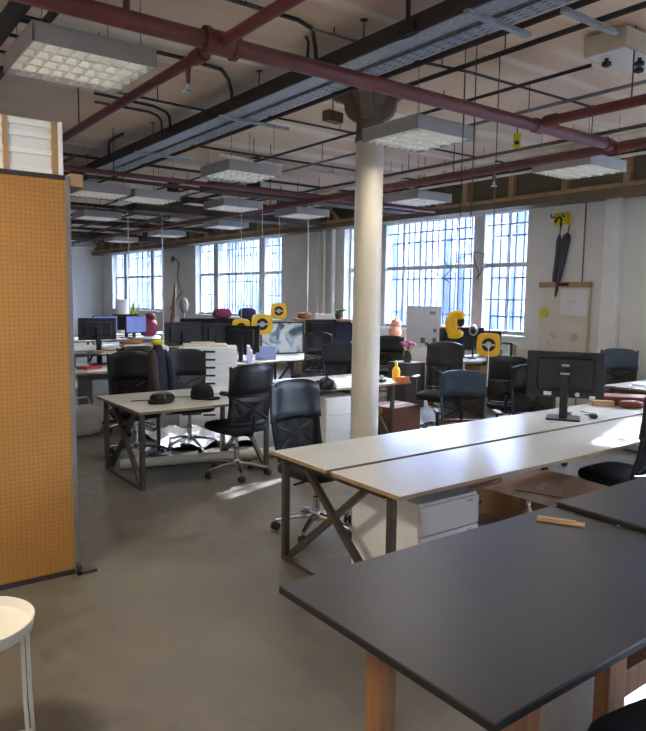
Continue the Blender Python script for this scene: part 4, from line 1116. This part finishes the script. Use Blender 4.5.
# dark ducts over the far half
for lb, x0_, x1_, y0_, y1_, z0_, z1_, m_ in [
    ('brown boxed duct crossing beyond the second ceiling light', 4.45, 8.4, 8.62, 8.95, 3.1, 3.22, M_DUCT),
    ('dark boxed duct crossing the middle of the room', 4.45, 8.4, 11.4, 11.8, 3.08, 3.2, M_DUCT),
    ('dark boxed duct crossing the back of the room', 4.45, 8.4, 18.5, 18.9, 3.08, 3.2, M_DUCT)]:
    t = thing('ceiling_duct', lb, 'duct', ((x0_ + x1_) / 2, (y0_ + y1_) / 2, z0_), 0, 'boxed ceiling ducts')
    w_, d_ = (x1_ - x0_) / 2, (y1_ - y0_) / 2
    MB().b(-w_, w_, -d_, d_, 0, z1_ - z0_).build('casing', m_, t, bevel=.01)
    for k in (-1, 1):
        MB().b(k * w_ * .6 - .02, k * w_ * .6 + .02, -d_, d_, z1_ - z0_, CZ - z0_).build('hanger', M_COND, t)
jb = thing('junction_box', 'grey junction box under the ceiling left of the column', 'junction box', (4.15, 5.45, 3.36), R(10))
MB().b(-.1, .1, -.05, .05, 0, .1).build('box', M_OLIVE, jb, bevel=.005)
MB().tube([(0, 0, .1), (0, 0, .3)], .008, 6).build('stem', M_CONDG, jb)
yt = thing('warning_tag', 'yellow tag hanging from the sprinkler main near its right end', 'tag', (4.66, 3.63, 2.89), R(-50))
MB().b(-.028, .028, -.003, .003, 0, .12).build('card', M_YTAG, yt)
MB().b(-.018, .018, -.0045, -.003, .03, .06).build('dark_print', M_BLK, yt)
MB().tube([(0, 0, .12), (.0, 0, .165)], .004, 5).build('string', M_CORDB, yt)
cw = thing('ceiling_box', 'white boxed unit with black spotlights fixed under the ceiling at the upper right', 'ceiling unit', (5.05, 2.95, 3.49), R(0))
MB().b(-.3, .4, -.17, .17, 0, .14).build('casing', mat('unit_beige', (196, 184, 164), .6), cw, bevel=.006)
MB().b(-.28, .38, -.15, .15, -.006, 0).build('diffuser', M_WHITEB, cw)
MB().b(-.05, .05, -.05, .05, .14, CZ - 3.49).build('mount', M_CONDG, cw)
for x, y in ((-.16, .06), (.02, -.1), (.16, -.02)):
    MB().lathe([(.012, -.07), (.035, -.06), (.035, -.035), (.015, -.03), (.015, 0)], 12, Matrix.Translation((x, y, 0))).build('spotlight', M_BLK, cw, smooth=True)

# louvred light fixtures
def make_light(label, x, y, s_=.68, z=3.0, group='louvred ceiling lights'):
    t = thing('ceiling_light', label, 'ceiling light', (x, y, z), 0, group)
    h = s_ / 2
    b_ = MB().b(-h, h, -h, h, .1, .115)
    b_.b(-h, -h + .012, -h, h, 0, .1).b(h - .012, h, -h, h, 0, .1).b(-h, h, -h, -h + .012, 0, .1).b(-h, h, h - .012, h, 0, .1)
    b_.build('housing', M_LITE, t, bevel=.003)
    lv = MB()
    for k in range(1, 9):
        x_ = -h + s_ * k / 9
        lv.b(x_ - .004, x_ + .004, -h + .012, h - .012, .002, .045)
    for k in range(1, 5):
        y_ = -h + s_ * k / 5
        lv.b(-h + .012, h - .012, y_ - .012, y_ + .012, .0, .05)
    lv.b(-h + .012, h - .012, -h + .012, h - .012, .09, .1)
    lv.build('louvre', M_LOUV, t)
    for k in range(5):
        y_ = -h + s_ * (k + .5) / 5
        MB().tube([(-h + .03, y_, .075), (h - .03, y_, .075)], .013, 8).build('tube', M_TUBE, t, smooth=True)
    for sx, sy in ((-1, -1), (1, -1), (-1, 1), (1, 1)):
        MB().tube([(sx * h * .8, sy * h * .8, .115), (sx * h * .8, sy * h * .8, CZ - z)], .003, 5).build('hanger', M_CONDG, t)
    return t
L0 = make_light('louvred ceiling light at the upper left above the pegboard crate', 1.42, 4.55, .74, 3.08)
LIGHTS = [
    ('louvred ceiling light beyond the cable trunking left of centre', 3.96, 6.92), ('louvred ceiling light just right of the column top', 4.22, 4.33),
    ('louvred ceiling light nearest the right wall above the umbrellas', 6.54, 4.28), ('louvred ceiling light behind the column, right side', 6.95, 7.1),
    ('louvred ceiling light beyond the trunking further left', 3.96, 9.6), ('louvred ceiling light above the wall between the windows', 6.75, 9.7),
    ('louvred ceiling light above the middle windows', 6.75, 12.4), ('louvred ceiling light at the far left just past the pegboard edge', 3.2, 9.55),
    ('louvred ceiling light far left, one row further back', 4.2, 12.6), ('louvred ceiling light in the row before the last window', 6.75, 15.3),
    ('louvred ceiling light at the far end above the last window', 6.6, 17.9), ('louvred ceiling light at the very back of the room', 6.6, 21.3),
    ('louvred ceiling light small and far beside the second light', 5.35, 9.6),
]
for lb, x, y in LIGHTS:
    c = dup(L0, (x, y, 3.0), 0, lb)
    c.scale = (.92, .92, 1)

c = dup(L0, (-.55, 2.75, 3.05), 0, 'louvred ceiling light in front of the pegboard partition, out at the left')
wl = thing('wall_cable', 'thin dark cable looping down the wall between the two far windows', 'cable', (8.98, 19.4, 0))
MB().tube([(0, .7, 2.6), (0, .45, 2.75), (0, .1, 2.6), (0, .2, 2.1), (0, -.1, 1.7), (0, .5, 1.3), (0, .8, 1.15)], .014, 6).build('cable', M_CORDB, wl, smooth=True)
MB().lathe([(.09, 0), (.09, .04)], 14, Matrix.Translation((0, .5, 2.72)) @ Matrix.Rotation(-PI / 2, 4, 'Y')).build('bracket', M_CONDG, wl)

# ------------------------------------------------------------------ lights
sun = bpy.data.lights.new('sun', 'SUN'); sun.energy = 26.0; sun.angle = R(.5); sun.color = (1, .95, .86)
so = bpy.data.objects.new('sun', sun); COL.objects.link(so)
d = Vector((1, .32, .458)).normalized()
so.rotation_euler = d.to_track_quat('Z', 'Y').to_euler()
so.location = (30, 10, 20)
W = bpy.data.worlds.new('world'); S.world = W; W.use_nodes = True
nt = W.node_tree
sky = nt.nodes.new('ShaderNodeTexSky')
sky.sky_type = 'NISHITA'; sky.sun_disc = False; sky.sun_elevation = R(24); sky.sun_rotation = math.atan2(1, .32)
sky.air_density = 1.0; sky.dust_density = 2.0; sky.ozone_density = 1.5
hs_ = nt.nodes.new('ShaderNodeHueSaturation'); hs_.inputs['Saturation'].default_value = .3
nt.links.new(sky.outputs[0], hs_.inputs['Color'])
nt.links.new(hs_.outputs[0], nt.nodes['Background'].inputs[0])
nt.nodes['Background'].inputs[1].default_value = SKY = 9.0
for a, b_ in WINS:
    L = bpy.data.lights.new('window_portal', 'AREA'); L.shape = 'RECTANGLE'; L.size = TOP - SILL; L.size_y = b_ - a; L.cycles.is_portal = True
    o = bpy.data.objects.new('window_portal', L); COL.objects.link(o)
    o.location = (9.39, (a + b_) / 2, (SILL + TOP) / 2); o.rotation_euler = (0, PI / 2, 0)
LAMP = 10.0
for x, y, z, e, c in [(1.42, 4.55, 3.05, 1, (1, .9, .74)), (3.96, 6.92, 2.97, .6, (1, .96, .9)), (4.22, 4.33, 2.97, .8, (1, .92, .78)), (6.54, 4.28, 2.97, .5, (1, .96, .9)), (-.55, 2.75, 3.02, 3.6, (1, .92, .78)), (3.96, 9.6, 2.97, .5, (1, .96, .9)),
                   (6.75, 9.7, 2.97, .5, (1, .96, .9)), (4.2, 12.6, 2.97, .5, (1, .96, .9)), (6.75, 15.3, 2.97, .5, (1, .96, .9)), (6.6, 21.3, 2.97, .5, (1, .96, .9))]:
    L = bpy.data.lights.new('fluorescent_light', 'AREA'); L.size = .6; L.energy = LAMP * e; L.color = c
    o = bpy.data.objects.new('fluorescent_light', L); COL.objects.link(o); o.location = (x, y, z - .02)

# ------------------------------------------------------------------ camera
cam = bpy.data.cameras.new('camera')
co = bpy.data.objects.new('camera', cam); COL.objects.link(co)
yaw, pit, rol = R(53.24), R(6.0), R(.774)
f = Vector((math.cos(yaw) * math.cos(pit), math.sin(yaw) * math.cos(pit), -math.sin(pit)))
r = Vector((math.sin(yaw), -math.cos(yaw), 0)); u = r.cross(f)
r2 = r * math.cos(rol) + u * math.sin(rol); u2 = u * math.cos(rol) - r * math.sin(rol)
co.matrix_world = Matrix(((r2.x, u2.x, -f.x, 0), (r2.y, u2.y, -f.y, 0), (r2.z, u2.z, -f.z, 1.68), (0, 0, 0, 1)))
cam.sensor_fit = 'VERTICAL'; cam.sensor_height = 24; cam.lens = 24 * 676.57 / 731
cam.clip_start = .05; cam.clip_end = 300
S.camera = co
S.view_settings.view_transform = 'Standard'; S.view_settings.look = 'None'; S.view_settings.gamma = 1
S.view_settings.use_curve_mapping = False
S.view_settings.exposure = 1.15
